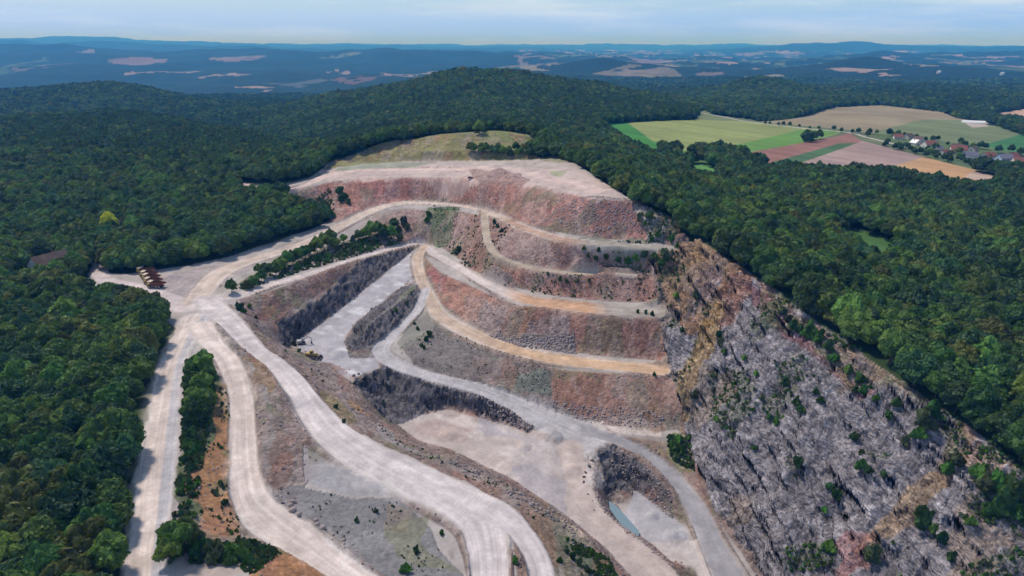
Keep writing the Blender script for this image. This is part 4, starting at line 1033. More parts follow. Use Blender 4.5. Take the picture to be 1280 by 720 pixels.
def tube(path, radii, n=6):
    V, F = [], []
    for i, (p, r) in enumerate(zip(path, radii)):
        p = Vector(p)
        d = (Vector(path[min(i + 1, len(path) - 1)]) - Vector(path[max(i - 1, 0)])).normalized()
        q = d.to_track_quat('Z', 'Y')
        for k in range(n):
            a = 2 * math.pi * k / n
            V.append(tuple(p + q @ Vector((math.cos(a) * r, math.sin(a) * r, 0))))
    for i in range(len(path) - 1):
        for k in range(n):
            F.append((i * n + k, i * n + (k + 1) % n, (i + 1) * n + (k + 1) % n, (i + 1) * n + k))
    return V, F


def trunk_mesh(name, h=6.5, r=.26, seed=1):
    g = random.Random(seed)
    V, F = tube([(0, 0, -.6), (.05, 0, 1), (.15, .1, h * .5), (.1, .2, h)], [r * 1.35, r, r * .75, r * .35])
    for i in range(5):
        a = i * 1.3 + g.random(); z = h * (.42 + .1 * i)
        v, f = tube([(.12, .08, z), (math.cos(a) * 1.2, math.sin(a) * 1.2, z + 1.0), (math.cos(a) * 2.4, math.sin(a) * 2.4, z + 2.0)], [r * .45, r * .3, r * .12], 5)
        o = len(V); V += v; F += [tuple(k + o for k in q) for q in f]
    return mesh_np(name, np.array(V), np.array(F), bark)


TONES = [('dark green', (.074, .136, .027)), ('mid green', (.106, .186, .034)), ('blue green', (.070, .136, .044)), ('olive green', (.150, .176, .036)), ('fresh green', (.160, .250, .042)), ('deep green', (.056, .108, .023))]
CROWNS = []
for i, (nm, c) in enumerate(TONES):
    mt = leaf_material('foliage_' + nm.replace(' ', '_'), c)
    CROWNS.append(crown_mesh('crown', mt, 40 + i, R=[4.8, 4.4, 5.1, 4.6, 4.3, 5.0][i], rz=[3.8, 3.4, 3.9, 3.5, 3.6, 4.2][i], lobes=[17, 15, 19, 16, 14, 18][i]))
TRUNKS = [trunk_mesh('trunk', 6.6, .27, s) for s in (1, 2)]
SH_TONE = [('bright green', (.11, .23, .030)), ('green', (.065, .145, .027)), ('dull green', (.12, .15, .055))]
SHRUBS = [crown_mesh('foliage', leaf_material('shrub_' + n.replace(' ', '_'), c), 60 + i, R=2.6, zc=1.3, rz=1.9, lobes=11, leaves=1100, size=.36, lr=(.85, 1.25)) for i, (n, c) in enumerate(SH_TONE)]
YELLOW = crown_mesh('crown', leaf_material('foliage_yellow', (.60, .52, .03)), 71, R=4.2, rz=4.2, lobes=15)
STEM = trunk_mesh('stem', 1.6, .10, 5)


def tag(o, label=None, cat=None, group=None, kind=None):
    if label: o['label'] = label
    if cat: o['category'] = cat
    if group: o['group'] = group
    if kind: o['kind'] = kind
    return o


def empty(name, loc, rz=0, s=1.0):
    o = D.objects.new(name, None); COL.objects.link(o); o.location = loc; o.rotation_euler = (0, 0, rz)
    o.scale = (s, s, s) if isinstance(s, (int, float)) else s
    o.empty_display_size = .5
    return o


def child(name, me, parent, loc=(0, 0, 0), rot=(0, 0, 0)):
    o = D.objects.new(name, me); COL.objects.link(o); o.parent = parent; o.location = loc; o.rotation_euler = rot
    return o


def project(x, y, z):
    zz = z - HC
    dep = y * CP - zz * SP
    return 640 + FPX * x / dep, 360 - FPX * (y * SP + zz * CP) / dep, dep




def ragged(me, seed, k=.22):
    g_ = np.random.default_rng(seed); n = len(me.vertices); v = np.empty(n * 3, np.float32); me.vertices.foreach_get('co', v); v = v.reshape(-1, 3)
    a_ = np.arctan2(v[:, 1], v[:, 0]); h_ = v[:, 2]
    f = 1 + k * (np.sin(a_ * 2 + g_.uniform(0, 6) + h_) + .7 * np.sin(a_ * 3 + g_.uniform(0, 6) - h_ * 1.7) + .5 * np.sin(a_ * 5 + g_.uniform(0, 6)))
    v[:, 0] *= f; v[:, 1] *= f; v[:, 2] *= 1 + k * .8 * np.sin(a_ * 2 + g_.uniform(0, 6))
    me.vertices.foreach_set('co', v.ravel()); me.update()


for i_, m_e in enumerate(SHRUBS): ragged(m_e, 500 + i_, .24)
for i_, m_e in enumerate(CROWNS): ragged(m_e, 520 + i_, .10)

# ---- where trees stand
def scatter(r0, r1, step, jit=.42, thmax=math.radians(43)):
    n = int(r1 / step) + 1
    ix, iy = np.meshgrid(np.arange(-n, n + 1), np.arange(0, int(n / .9) + 2))
    x = (ix + .5 * (iy % 2) + rng.uniform(-jit, jit, ix.shape)) * step; y = (iy * .9 + rng.uniform(-jit, jit, ix.shape)) * step
    r = np.hypot(x, y)
    k = (r >= r0) & (r < r1) & (np.abs(np.arctan2(x, y)) < thmax)
    x, y = x[k], y[k]
    k = forest_mask(x, y)
    return x[k], y[k]


sx, sy, sc = [], [], []
for (r0, r1, st, s, th) in ((70, 800, 5.9, 1.0, math.radians(45)), (800, 1500, 6.6, 1.12, math.radians(43)), (1500, 2600, 8.6, 1.45, math.radians(41)), (2600, FAR_TREES, 12.0, 2.0, math.radians(40))):
    x, y = scatter(r0, r1, st, .40, th)
    sx.append(x); sy.append(y); sc.append(np.full(x.shape, s))
# little copse on the grassy hill and the trees around the village and along the far lanes
def in_poly(pts, step, s, keep=1.0):
    pg = poly(pts)
    x0, y0 = pg.min(0); x1, y1 = pg.max(0)
    X, Y = np.meshgrid(np.arange(x0, x1, step), np.arange(y0, y1, step))
    X = X + rng.uniform(-.4, .4, X.shape) * step; Y = Y + rng.uniform(-.4, .4, Y.shape) * step
    k = inside(pg, X, Y) & (rng.random(X.shape) < keep)
    sx.append(X[k]); sy.append(Y[k]); sc.append(np.full(k.sum(), s))


in_poly([(578, 192), (590, 188), (640, 190), (668, 184), (672, 197), (640, 198), (600, 197)], 5, .6)
in_poly([(590, 166), (605, 163), (612, 165), (598, 168)], 6, .6)
in_poly([(1085, 167), (1120, 168), (1200, 180), (1285, 192), (1420, 210), (1420, 216), (1285, 198), (1200, 187), (1140, 176), (1100, 174)], 11, .6, .45)
in_poly([(1100, 178), (1150, 186), (1225, 203), (1285, 218), (1420, 240), (1420, 250), (1285, 226), (1225, 213), (1150, 195), (1085, 180)], 9, .55, .5)
in_poly([(1150, 186), (1285, 204), (1420, 225), (1420, 240), (1285, 216), (1190, 198)], 12, .6, .35)
in_poly([(1205, 150), (1212, 145), (1300, 172), (1330, 180), (1300, 178)], 8, .6, .9)
in_poly([(812, 196), (830, 190), (852, 196), (850, 203), (815, 203)], 9, 1.1, .9)
in_poly([(883, 203), (910, 196), (930, 200), (915, 207), (890, 209)], 9, 1.1, .9)
SX = np.concatenate(sx); SY = np.concatenate(sy); SS = np.concatenate(sc)
# keep roads and the farm clear
def off_roads(x, y, pad=1.25):
    ok = np.ones(x.shape, bool)
    for k in ('K', 'A', 'L', 'E'):
        d = line_dist(RL[k][0], RL[k][1], x, y, 2.5)[0]
        ok &= d > (1.55 if k == 'A' else pad)
    return ok


fx_, fy_ = hit(66, 338)
k = off_roads(SX, SY) & (np.hypot(SX - fx_ - 1, (SY - fy_ + 9) * .6) > 12)
# the track into the wood stays open towards the viewer
SX, SY, SS = SX[k], SY[k], SS[k]
n_low = sstep(.30, .70, fbm2(SX, SY, 210, 4, 201)); n_mid = fbm2(SX, SY, 35, 2, 203)
SS = SS * (.70 + .40 * n_mid + .55 * rng.uniform(0, 1, SX.shape) ** 2)
SZ = zat(SX, SY) - .5 - np.maximum(SS - 1.05, 0) * 7
pick = np.zeros(SX.shape, int); u_ = rng.random(SX.shape)
pr = np.stack([.36 - .22 * n_low, .06 + .42 * n_low, .16 + 0 * n_low, .02 + .20 * n_low * (n_mid > .48), .03 + .22 * n_low * (n_mid > .5), .42 - .40 * n_low], 1); pr /= pr.sum(1, keepdims=True)  # mixed tree tones; patch contrast raised to stand in for cloud shade
pick = (u_[:, None] > np.cumsum(pr, 1)).sum(1).clip(0, 5)
PX, PY, DEP = project(SX, SY, SZ + 7)
inview = (PX > -12) & (PX < 1292) & (PY < 745) & (PY > 0)
order = np.argsort(np.where(inview, DEP / SS, 1e9))
single = np.zeros(SX.shape, bool); single[order[:288]] = True
ROT = rng.uniform(0, 6.283, SX.shape)

ORD = ['first', 'second', 'third', 'fourth', 'fifth', 'sixth', 'seventh', 'eighth', 'ninth', 'tenth', 'eleventh', 'twelfth', 'thirteenth', 'fourteenth', 'fifteenth', 'sixteenth', 'seventeenth', 'eighteenth', 'nineteenth', 'twentieth',
       'twenty-first', 'twenty-second', 'twenty-third', 'twenty-fourth', 'twenty-fifth', 'twenty-sixth', 'twenty-seventh', 'twenty-eighth', 'twenty-ninth', 'thirtieth', 'thirty-first', 'thirty-second', 'thirty-third', 'thirty-fourth', 'thirty-fifth', 'thirty-sixth']
ids = order[:288]
left = ids[PX[ids] < 640]; right = ids[PX[ids] >= 640]
dA = line_dist(RL['A'][0], RL['A'][1], SX[ids], SY[ids], 8)[0]
dAm = dict(zip(ids.tolist(), dA.tolist()))
lab = {}
edge = sorted([i for i in left.tolist() if dAm[i] < 2.35], key=lambda i: -PY[i])
for n, i in enumerate(edge[:36]): lab[i] = (f'{ORD[n]} tree up from the bottom along the left verge of the pale straight road', 'trees along the left verge of the straight road')
crestx = poly(CREST)
dC = line_dist([(a[0], a[1], 0) for a in crestx], [1.0] * len(crestx), SX[right], SY[right], 9)[0]
cedge = sorted([i for i, d in zip(right.tolist(), dC.tolist()) if d < 6.5], key=lambda i: -PY[i])
for n, i in enumerate(cedge[:36]): lab[i] = (f'{ORD[n]} rim tree counted up the grey cliff edge from the lower right', 'trees on the rim of the cliff')
# the rest are counted outwards in bands of the wood
for side, name, grp in ((left, 'wood left of the straight road', 'trees in the wood left of the straight road'), (right, 'wood above the grey cliff', 'trees in the wood above the grey cliff')):
    rest = [i for i in side.tolist() if i not in lab]
    rest.sort(key=lambda i: -PY[i])
    nb = max(1, (len(rest) + 11) // 12)
    for b_ in range(nb):
        band = sorted(rest[b_ * 12:(b_ + 1) * 12], key=lambda i: PX[i])
        for n, i in enumerate(band):
            lab[i] = (f'{TONES[pick[i]][0]} tree {ORD[n]} from left, {ORD[b_]} row up, {name}', grp)

for i in ids.tolist():
    s = float(SS[i]); o = empty('broadleaf_tree', (float(SX[i]), float(SY[i]), float(SZ[i])), float(ROT[i]), (s, s, s * float(.88 + .3 * rng.random())))
    tag(o, lab[i][0], 'tree', lab[i][1])
    c_ = child('crown', CROWNS[pick[i]], o); child('trunk', TRUNKS[i % 2], o)
first_crown = {}
for o in D.objects:
    if o.name.split('.')[0] == 'crown' and o.data in CROWNS: first_crown.setdefault(o.data.name, o)


def spread(name, X, Y, Z, S, W, ROTZ, sources, label=None, tilt=None):
    """one object of stuff: a cloud of points, each carrying one of the source meshes"""
    me = D.meshes.new(name); me.vertices.add(len(X)); me.vertices.foreach_set('co', np.stack([X, Y, Z], 1).astype(np.float32).ravel())
    for nm, ty, v in (('size', 'FLOAT', S), ('which', 'INT', W), ('turn', 'FLOAT', ROTZ), ('tip', 'FLOAT', tilt if tilt is not None else np.zeros(len(X)))):
        a = me.attributes.new(nm, ty, 'POINT'); a.data.foreach_set('value', np.asarray(v, np.int32 if ty == 'INT' else np.float32))
    o = D.objects.new(name, me); COL.objects.link(o); o['kind'] = 'stuff'
    if label: o['label'] = label
    g = D.node_groups.new(name + '_spread', 'GeometryNodeTree')
    g.interface.new_socket('Geometry', in_out='INPUT', socket_type='NodeSocketGeometry'); g.interface.new_socket('Geometry', in_out='OUTPUT', socket_type='NodeSocketGeometry')
    gi = g.nodes.new('NodeGroupInput'); go = g.nodes.new('NodeGroupOutput')
    jn = g.nodes.new('GeometryNodeJoinGeometry')
    for s in reversed(sources):
        ob = g.nodes.new('GeometryNodeObjectInfo'); ob.inputs['Object'].default_value = s; ob.transform_space = 'ORIGINAL'
        gin = g.nodes.new('GeometryNodeGeometryToInstance'); g.links.new(ob.outputs['Geometry'], gin.inputs[0]); g.links.new(gin.outputs[0], jn.inputs[0])

    def attr(nm, ty='FLOAT'):
        n = g.nodes.new('GeometryNodeInputNamedAttribute'); n.data_type = ty; n.inputs[0].default_value = nm
        return n.outputs[0]
    ip = g.nodes.new('GeometryNodeInstanceOnPoints'); ip.inputs['Pick Instance'].default_value = True
    mp_ = g.nodes.new('GeometryNodeMeshToPoints'); g.links.new(gi.outputs[0], mp_.inputs[0]); g.links.new(mp_.outputs[0], ip.inputs['Points'])
    g.links.new(jn.outputs[0], ip.inputs['Instance']); g.links.new(attr('which', 'INT'), ip.inputs['Instance Index'])
    cx = g.nodes.new('ShaderNodeCombineXYZ'); g.links.new(attr('turn'), cx.inputs[2]); g.links.new(attr('tip'), cx.inputs[0])
    g.links.new(cx.outputs[0], ip.inputs['Rotation']); g.links.new(attr('size'), ip.inputs['Scale']); g.links.new(ip.outputs[0], go.inputs[0])
    md = o.modifiers.new('spread', 'NODES'); md.node_group = g
    return o


r_ = ~single
spread('forest', SX[r_], SY[r_], SZ[r_], SS[r_] * (.95 + .1 * rng.random(r_.sum())), pick[r_], ROT[r_], [first_crown[m.name] for m in CROWNS], 'dense green broadleaf forest covering the plateau and hills around the quarry')
print('trees', len(SX))

# ---------------------------------------------------------------- placing by sight line on the finished ground
rf = rock_face.data
_v = np.empty(len(rf.vertices) * 3, np.float32); rf.vertices.foreach_get('co', _v); _v = _v.reshape(-1, 3)
_f = np.empty(len(rf.loops), np.int32); rf.loops.foreach_get('vertex_index', _f); _f = _f.reshape(-1, 4)
RBVH = BVHTree.FromPolygons(_v.tolist(), _f.tolist())


def spot(px, py):
    """where the sight line meets the finished ground"""
    u, a, b = ray(px, py)
    h = RBVH.ray_cast(Vector((0, 0, HC)), Vector((u, a, b)).normalized())
    t = np.exp(np.linspace(math.log(70), math.log(6000), 2600))
    g = HC + b * t - zat(u * t, a * t)
    k = int(np.argmax(g < 0)); tt = t[k]
    if g[k] < 0 and k > 0 and g[k - 1] > 0: tt = t[k - 1] + (t[k] - t[k - 1]) * g[k - 1] / (g[k - 1] - g[k])
    p = Vector((u * tt, a * tt, HC + b * tt))
    if h[0] is not None and (h[0] - Vector((0, 0, HC))).length < (p - Vector((0, 0, HC))).length + 12 and h[0].y > 60: return h[0]
    return p


# ---------------------------------------------------------------- mesh collector
class MB:
    def __init__(s): s.V = []; s.F = []

    def box(s, c, d, rot=None, taper=None, bev=0.0):
        o = len(s.V); x, y, z = [k / 2 for k in d]
        for sz in (-1, 1):
            tx, ty = (taper if (taper and sz > 0) else (1, 1))
            for sx_, sy_ in ((-1, -1), (1, -1), (1, 1), (-1, 1)):
                v = Vector((sx_ * x * tx, sy_ * y * ty, sz * z))
                if rot: v = rot @ v
                s.V.append(tuple(Vector(c) + v))
        s.F += [tuple(o + k for k in q) for q in ((3, 2, 1, 0), (4, 5, 6, 7), (0, 1, 5, 4), (1, 2, 6, 5), (2, 3, 7, 6), (3, 0, 4, 7))]
        return s

    def poly(s, pts, faces):
        o = len(s.V); s.V += [tuple(p) for p in pts]; s.F += [tuple(o + k for k in f) for f in faces]; return s

    def cyl(s, a, b, r, n=14, r2=None):
        a, b = Vector(a), Vector(b); q = (b - a).to_track_quat('Z', 'Y'); o = len(s.V); r2 = r if r2 is None else r2
        for p, R in ((a, r), (b, r2)):
            for k in range(n):
                t_ = 2 * math.pi * k / n; s.V.append(tuple(p + q @ Vector((math.cos(t_) * R, math.sin(t_) * R, 0))))
        s.F += [(o + k, o + (k + 1) % n, o + n + (k + 1) % n, o + n + k) for k in range(n)] + [tuple(o + k for k in reversed(range(n))), tuple(o + n + k for k in range(n))]
        return s

    def prism(s, prof, y0, y1):
        """outline in x-z pushed from y0 to y1"""
        o = len(s.V); n = len(prof)
        s.V += [(x, y0, z) for x, z in prof] + [(x, y1, z) for x, z in prof]
        s.F += [tuple(o + k for k in range(n)), tuple(o + n + k for k in reversed(range(n)))] + [(o + k, o + n + k, o + n + (k + 1) % n, o + (k + 1) % n) for k in range(n)]
        return s

    def mesh(s, name, mat, bevel=0.0):
        me = D.meshes.new(name); me.from_pydata(s.V, [], s.F)
        import bmesh
        bm = bmesh.new(); bm.from_mesh(me); bmesh.ops.recalc_face_normals(bm, faces=bm.faces)
        if bevel: bmesh.ops.bevel(bm, geom=list(bm.edges), offset=bevel, segments=1, affect='EDGES', clamp_overlap=True)
        bm.to_mesh(me); bm.free(); me.materials.append(mat)
        return me


def paint(name, col, rough=.5, spec=.4, dirt=.35, dcol=(.30, .25, .21), metal=0.0, scale=.9):
    m, t, b = new_mat(name, rough, spec); b.inputs['Metallic'].default_value = metal
    tcn = t.nodes.new('ShaderNodeTexCoord'); n = N(t, 'ShaderNodeTexNoise', Scale=scale, Detail=6.0, Roughness=.65); t.links.new(tcn.outputs['Object'], n.inputs['Vector'])
    r = t.nodes.new('ShaderNodeMapRange'); t.links.new(n.outputs[0], r.inputs[0]); r.inputs[1].default_value = .42; r.inputs[2].default_value = .68; r.inputs[4].default_value = dirt
    mx_ = t.nodes.new('ShaderNodeMix'); mx_.data_type = 'RGBA'; t.links.new(r.outputs[0], mx_.inputs[0]); mx_.inputs[6].default_value = col + (1,); mx_.inputs[7].default_value = dcol + (1,)
    t.links.new(mx_.outputs[2], b.inputs['Base Color'])
    return m


M_yel = paint('yellow_paint', (.50, .32, .05), .5, .4, .6)
M_cream = paint('faded_cream_paint', (.62, .50, .36), .6, .3, .5, (.32, .20, .12))
M_rust = paint('rusty_steel', (.22, .085, .045), .85, .2, .8, (.12, .055, .035))
M_tyre = paint('tyre_rubber', (.025, .024, .024), .9, .1, .5, (.14, .12, .11))
M_dark = paint('dark_steel', (.05, .045, .045), .7, .3, .5, (.16, .12, .10))
M_glass = paint('dark_glass', (.03, .04, .05), .15, .6, .2, (.12, .11, .10))
M_rock = paint('boulder_stone', (.40, .31, .28), .95, .1, .7, (.26, .19, .17), scale=.6)
M_drock = paint('dark_stone', (.15, .13, .13), .95, .1, .7, (.08, .07, .07), scale=.6)
M_grock = paint('scree_stone', (.36, .30, .28), .95, .1, .8, (.24, .16, .135), scale=.6)
M_wall = paint('house_plaster', (.68, .64, .56), .9, .1, .3, (.5, .46, .4), scale=.25)
M_wall2 = paint('house_plaster_blue', (.42, .50, .64), .9, .1, .3, (.36, .42, .5), scale=.25)
M_roof = paint('red_roof_tiles', (.25, .10, .08), .85, .15, .6, (.22, .07, .05), scale=.5)
M_roof2 = paint('brown_roof_tiles', (.115, .075, .06), .9, .15, .7, (.20, .14, .11), scale=.4)
M_roof3 = paint('slate_roof', (.17, .16, .20), .8, .2, .5, (.24, .22, .24), scale=.5)
M_white = paint('white_sheet', (.78, .76, .72), .5, .4, .25, (.6, .58, .55), scale=.3)
M_red = paint('dark_red_paint', (.13, .03, .035), .4, .5, .4, (.25, .2, .18))
M_grey = paint('pale_grey_paint', (.45, .43, .42), .6, .3, .6)


def ordinal(i): return ORD[i] if i < len(ORD) else str(i + 1)


def wheel_meshes(r, w):
    m = MB().cyl((0, -w / 2, 0), (0, w / 2, 0), r, 20); 
    t_ = m.mesh('tyre', M_tyre, r * .07)
    m = MB().cyl((0, -w * .53, 0), (0, w * .53, 0), r * .52, 14).cyl((0, -w * .58, 0), (0, w * .58, 0), r * .2, 10)
    return t_, m.mesh('rim', M_cream)


W_T, W_R = wheel_meshes(.88, .66)
L_T, L_R = wheel_meshes(.82, .62)
C_T, C_R = wheel_meshes(.34, .24)


def add_wheel(root, loc, T, R):
    wv = child('wheel', T, root, loc); child('rim', R, wv)
    return wv


def dump_truck():
    """rigid quarry dumper, cab towards -x, body towards +x"""
    r = empty('dump_truck', (0, 0, 0))
    child('chassis', MB().box((.2, -.55, 1.15), (8.2, .22, .42)).box((.2, .55, 1.15), (8.2, .22, .42)).box((-3.4, 0, 1.15), (.5, 2.2, .4)).box((2.6, 0, 1.0), (.5, 2.4, .4)).box((-4.3, 0, .95), (.35, 3.1, .55)).mesh('chassis', M_dark, .03), r)
    child('bonnet', MB().box((-3.7, -.35, 1.95), (1.7, 1.9, 1.15)).box((-4.6, -.35, 1.9), (.14, 1.7, 1.0)).mesh('bonnet', M_yel, .06), r)
    child('grille', MB().box((-4.70, -.35, 1.9), (.06, 1.4, .8)).mesh('grille', M_dark), r)
    cab = child('cab', MB().box((-3.2, .95, 2.35), (1.7, 1.35, 2.0), taper=(.9, .92)).box((-3.2, .95, 3.38), (1.75, 1.4, .1)).mesh('cab', M_yel, .05), r)
    child('window', MB().box((-4.03, .95, 2.75), (.06, 1.05, .75)).mesh('window', M_glass), cab)
    child('window', MB().box((-3.2, 1.62, 2.75), (1.2, .06, .75)).mesh('window', M_glass), cab)
    child('ladder', MB().box((-4.35, 1.4, 1.4), (.1, .06, 1.5)).box((-4.35, .9, 1.4), (.1, .06, 1.5)).box((-4.35, 1.15, 1.0), (.1, .5, .06)).box((-4.35, 1.15, 1.4), (.1, .5, .06)).box((-4.35, 1.15, 1.8), (.1, .5, .06)).mesh('ladder', M_cream), r)
    # skip: open box with sloped tail and a visor over the cab
    b = MB(); w_ = 1.75; th = .12
    prof = [(-2.2, 1.75), (2.2, 1.55), (4.7, 2.35), (4.7, 2.47), (2.2, 1.70), (-2.2, 1.90)]
    b.prism(prof, -w_, w_)
    for y in (-w_, w_ - th): b.prism([(-2.3, 1.75), (2.2, 1.55), (4.7, 2.35), (4.75, 2.9), (2.5, 3.15), (-2.3, 3.35)], y, y + th)
    b.box((-2.28, 0, 2.55), (.14, 2 * w_, 1.6))
    for x in (-1.3, 0, 1.3, 2.5):
        for y in (-w_ - .06, w_ + .06): b.box((x, y, 2.45), (.16, .14, 1.35))
    child('skip', b.mesh('skip', M_rust), r)
    child('visor', MB().box((-3.2, 0, 3.52), (2.1, 3.5, .12), rot=Matrix.Rotation(.05, 3, 'Y')).box((-3.2, -1.7, 3.62), (2.1, .1, .22)).box((-3.2, 1.7, 3.62), (2.1, .1, .22)).mesh('visor', M_cream), r)
    for x, ys in ((-3.2, (-1.45, 1.45)), (2.3, (-1.15, 1.15)), (.75, (-1.15, 1.15))):
        for y in ys: add_wheel(r, (x, y, .88), W_T, W_R)
    for y in (-1.2, 1.2): child('headlight', MB().cyl((-4.52, y, .98), (-4.45 - .12, y, .98), .14, 10).mesh('headlight', M_white), r)
    return r


def copy_tree(o, parent=None):
    c_ = o.copy(); COL.objects.link(c_); c_.parent = parent
    for ch in o.children: copy_tree(ch, c_)
    return c_


spots = [(183, 342.5), (187, 346.5), (189.5, 350.5), (192, 355), (196, 359.5)]
base = dump_truck()
tl = ['cream cab dump truck with rusty skip, farthest of the parked row', 'cream cab dump truck with rusty skip, second from the far end of the row',
      'middle dump truck of the parked row of five, rusty skip', 'dump truck with rusty skip, second from the near end of the row', 'nearest dump truck of the parked row, beside the haul road junction']
for i, (px, py) in enumerate(spots):
    o = base if i == 0 else copy_tree(base)
    x, y, _ = P(px, py, 0); o.location = (x, y, float(zat(x, y)[0])); o.rotation_euler = (0, 0, math.radians(-4 + [0, 2, -2, 1, -3][i]))
    tag(o, tl[i], 'dump truck', 'dump trucks parked in a row on the yard')


def wheel_loader(loc, rz):
    r = empty('wheel_loader', loc, rz)
    child('rear_body', MB().box((-2.0, 0, 1.75), (2.9, 1.9, 1.25), taper=(.92, .9)).box((-3.45, 0, 1.35), (.45, 2.2, .9)).mesh('rear_body', M_yel, .06), r)
    cab = child('cab', MB().box((-.35, 0, 2.95), (1.35, 1.5, 1.3), taper=(.92, .92)).box((-.35, 0, 3.65), (1.5, 1.6, .12)).box((-.35, 0, 1.9), (1.5, 1.5, .9)).mesh('cab', M_yel, .04), r)
    child('window', MB().box((.34, 0, 3.0), (.06, 1.2, .9)).mesh('window', M_glass), cab)
    child('window', MB().box((-.35, .76, 3.0), (1.0, .06, .9)).mesh('window', M_glass), cab)
    child('window', MB().box((-.35, -.76, 3.0), (1.0, .06, .9)).mesh('window', M_glass), cab)
    child('front_frame', MB().box((1.1, 0, 1.4), (1.9, 1.1, .9)).box((1.7, 0, 2.1), (.6, .9, .8)).mesh('front_frame', M_yel, .04), r)
    a = MB()
    for y in (-.55, .55): a.box((2.5, y, 1.75), (2.4, .2, .38), rot=Matrix.Rotation(.42, 3, 'Y'))
    child('lift_arm', a.mesh('lift_arm', M_yel), r)
    b = MB().prism([(3.4, 1.35), (3.25, .7), (3.45, .22), (4.7, .12), (4.7, .22), (3.6, .36), (3.45, .75), (3.55, 1.3)], -1.55, 1.55)
    for y in (-1.55, 1.47): b.prism([(3.4, 1.35), (3.25, .7), (3.45, .22), (4.65, .14), (4.1, .9)], y, y + .08)
    child('bucket', b.mesh('bucket', M_dark), r)
    for x in (-1.75, 1.45):
        for y in (-1.1, 1.1): add_wheel(r, (x, y, .82), L_T, L_R)
    return r


def ground_at(px, py):
    p = spot(px, py); return (p.x, p.y, p.z)


p = ground_at(391, 447)
o = wheel_loader(p, math.radians(-12)); tag(o, 'yellow wheel loader with dark bucket on the grey trench floor', 'wheel loader')


def excavator(loc, rz):
    r = empty('excavator', loc, rz)
    for y in (-1.15, 1.15):
        child('track', MB().prism([(-1.9, .35), (-1.6, .02), (1.6, .02), (1.9, .35), (1.7, .8), (-1.7, .8)], y - .28, y + .28).mesh('track', M_dark), r)
    child('undercarriage', MB().box((0, 0, .6), (1.6, 2.0, .5)).cyl((0, 0, .8), (0, 0, 1.1), .7).mesh('undercarriage', M_dark), r)
    child('engine_house', MB().box((-1.0, -.1, 1.65), (2.3, 2.4, 1.1)).mesh('engine_house', M_grey, .06), r)
    cab = child('cab', MB().box((.75, .75, 2.0), (1.3, .95, 1.75), taper=(.85, .95)).mesh('cab', M_grey, .05), r)
    child('window', MB().box((1.36, .75, 2.2), (.06, .75, 1.0)).mesh('window', M_glass), cab)
    child('boom', MB().box((2.0, -.2, 2.9), (3.3, .35, .5), rot=Matrix.Rotation(-.65, 3, 'Y')).box((3.9, -.2, 3.4), (1.9, .33, .42), rot=Matrix.Rotation(.45, 3, 'Y')).mesh('boom', M_grey), r)
    child('stick', MB().box((4.9, -.2, 2.0), (.3, .26, 2.4), rot=Matrix.Rotation(-.12, 3, 'Y')).mesh('stick', M_grey), r)
    child('bucket', MB().prism([(4.5, .9), (4.3, .4), (4.7, .1), (5.2, .2), (5.1, .9)], -.75, .35).mesh('bucket', M_dark), r)
    return r


o = excavator(ground_at(377, 430), math.radians(15)); tag(o, 'small pale grey tracked excavator at the foot of the dark trench wall', 'excavator')


def car(loc, rz):
    r = empty('parked_car', loc, rz)
    body = MB().prism([(-2.2, .4), (-2.2, .85), (-2.1, 1.0), (1.0, 1.02), (2.05, .88), (2.2, .7), (2.2, .4)], -.88, .88)
    child('body', body.mesh('body', M_red, .04), r)
    child('cabin', MB().prism([(-2.05, 1.0), (-1.7, 1.55), (.2, 1.58), (1.0, 1.0)], -.78, .78).mesh('cabin', M_glass, .03), r)
    child('roof', MB().box((-.75, 0, 1.60), (1.8, 1.4, .06)).mesh('roof', M_red), r)
    for x in (-1.35, 1.35):
        for y in (-.8, .8): add_wheel(r, (x, y, .34), C_T, C_R)
    for y in (-.6, .6): child('headlight', MB().box((2.2, y, .72), (.06, .3, .14)).mesh('headlight', M_white), r)
    return r


px_, py_, _ = P(588.5, 224, 29.5)
p = ground_at(588.5, 223.5); o = car(p, math.radians(8)); tag(o, 'dark red car parked beside the spoil mound on the top terrace', 'car')


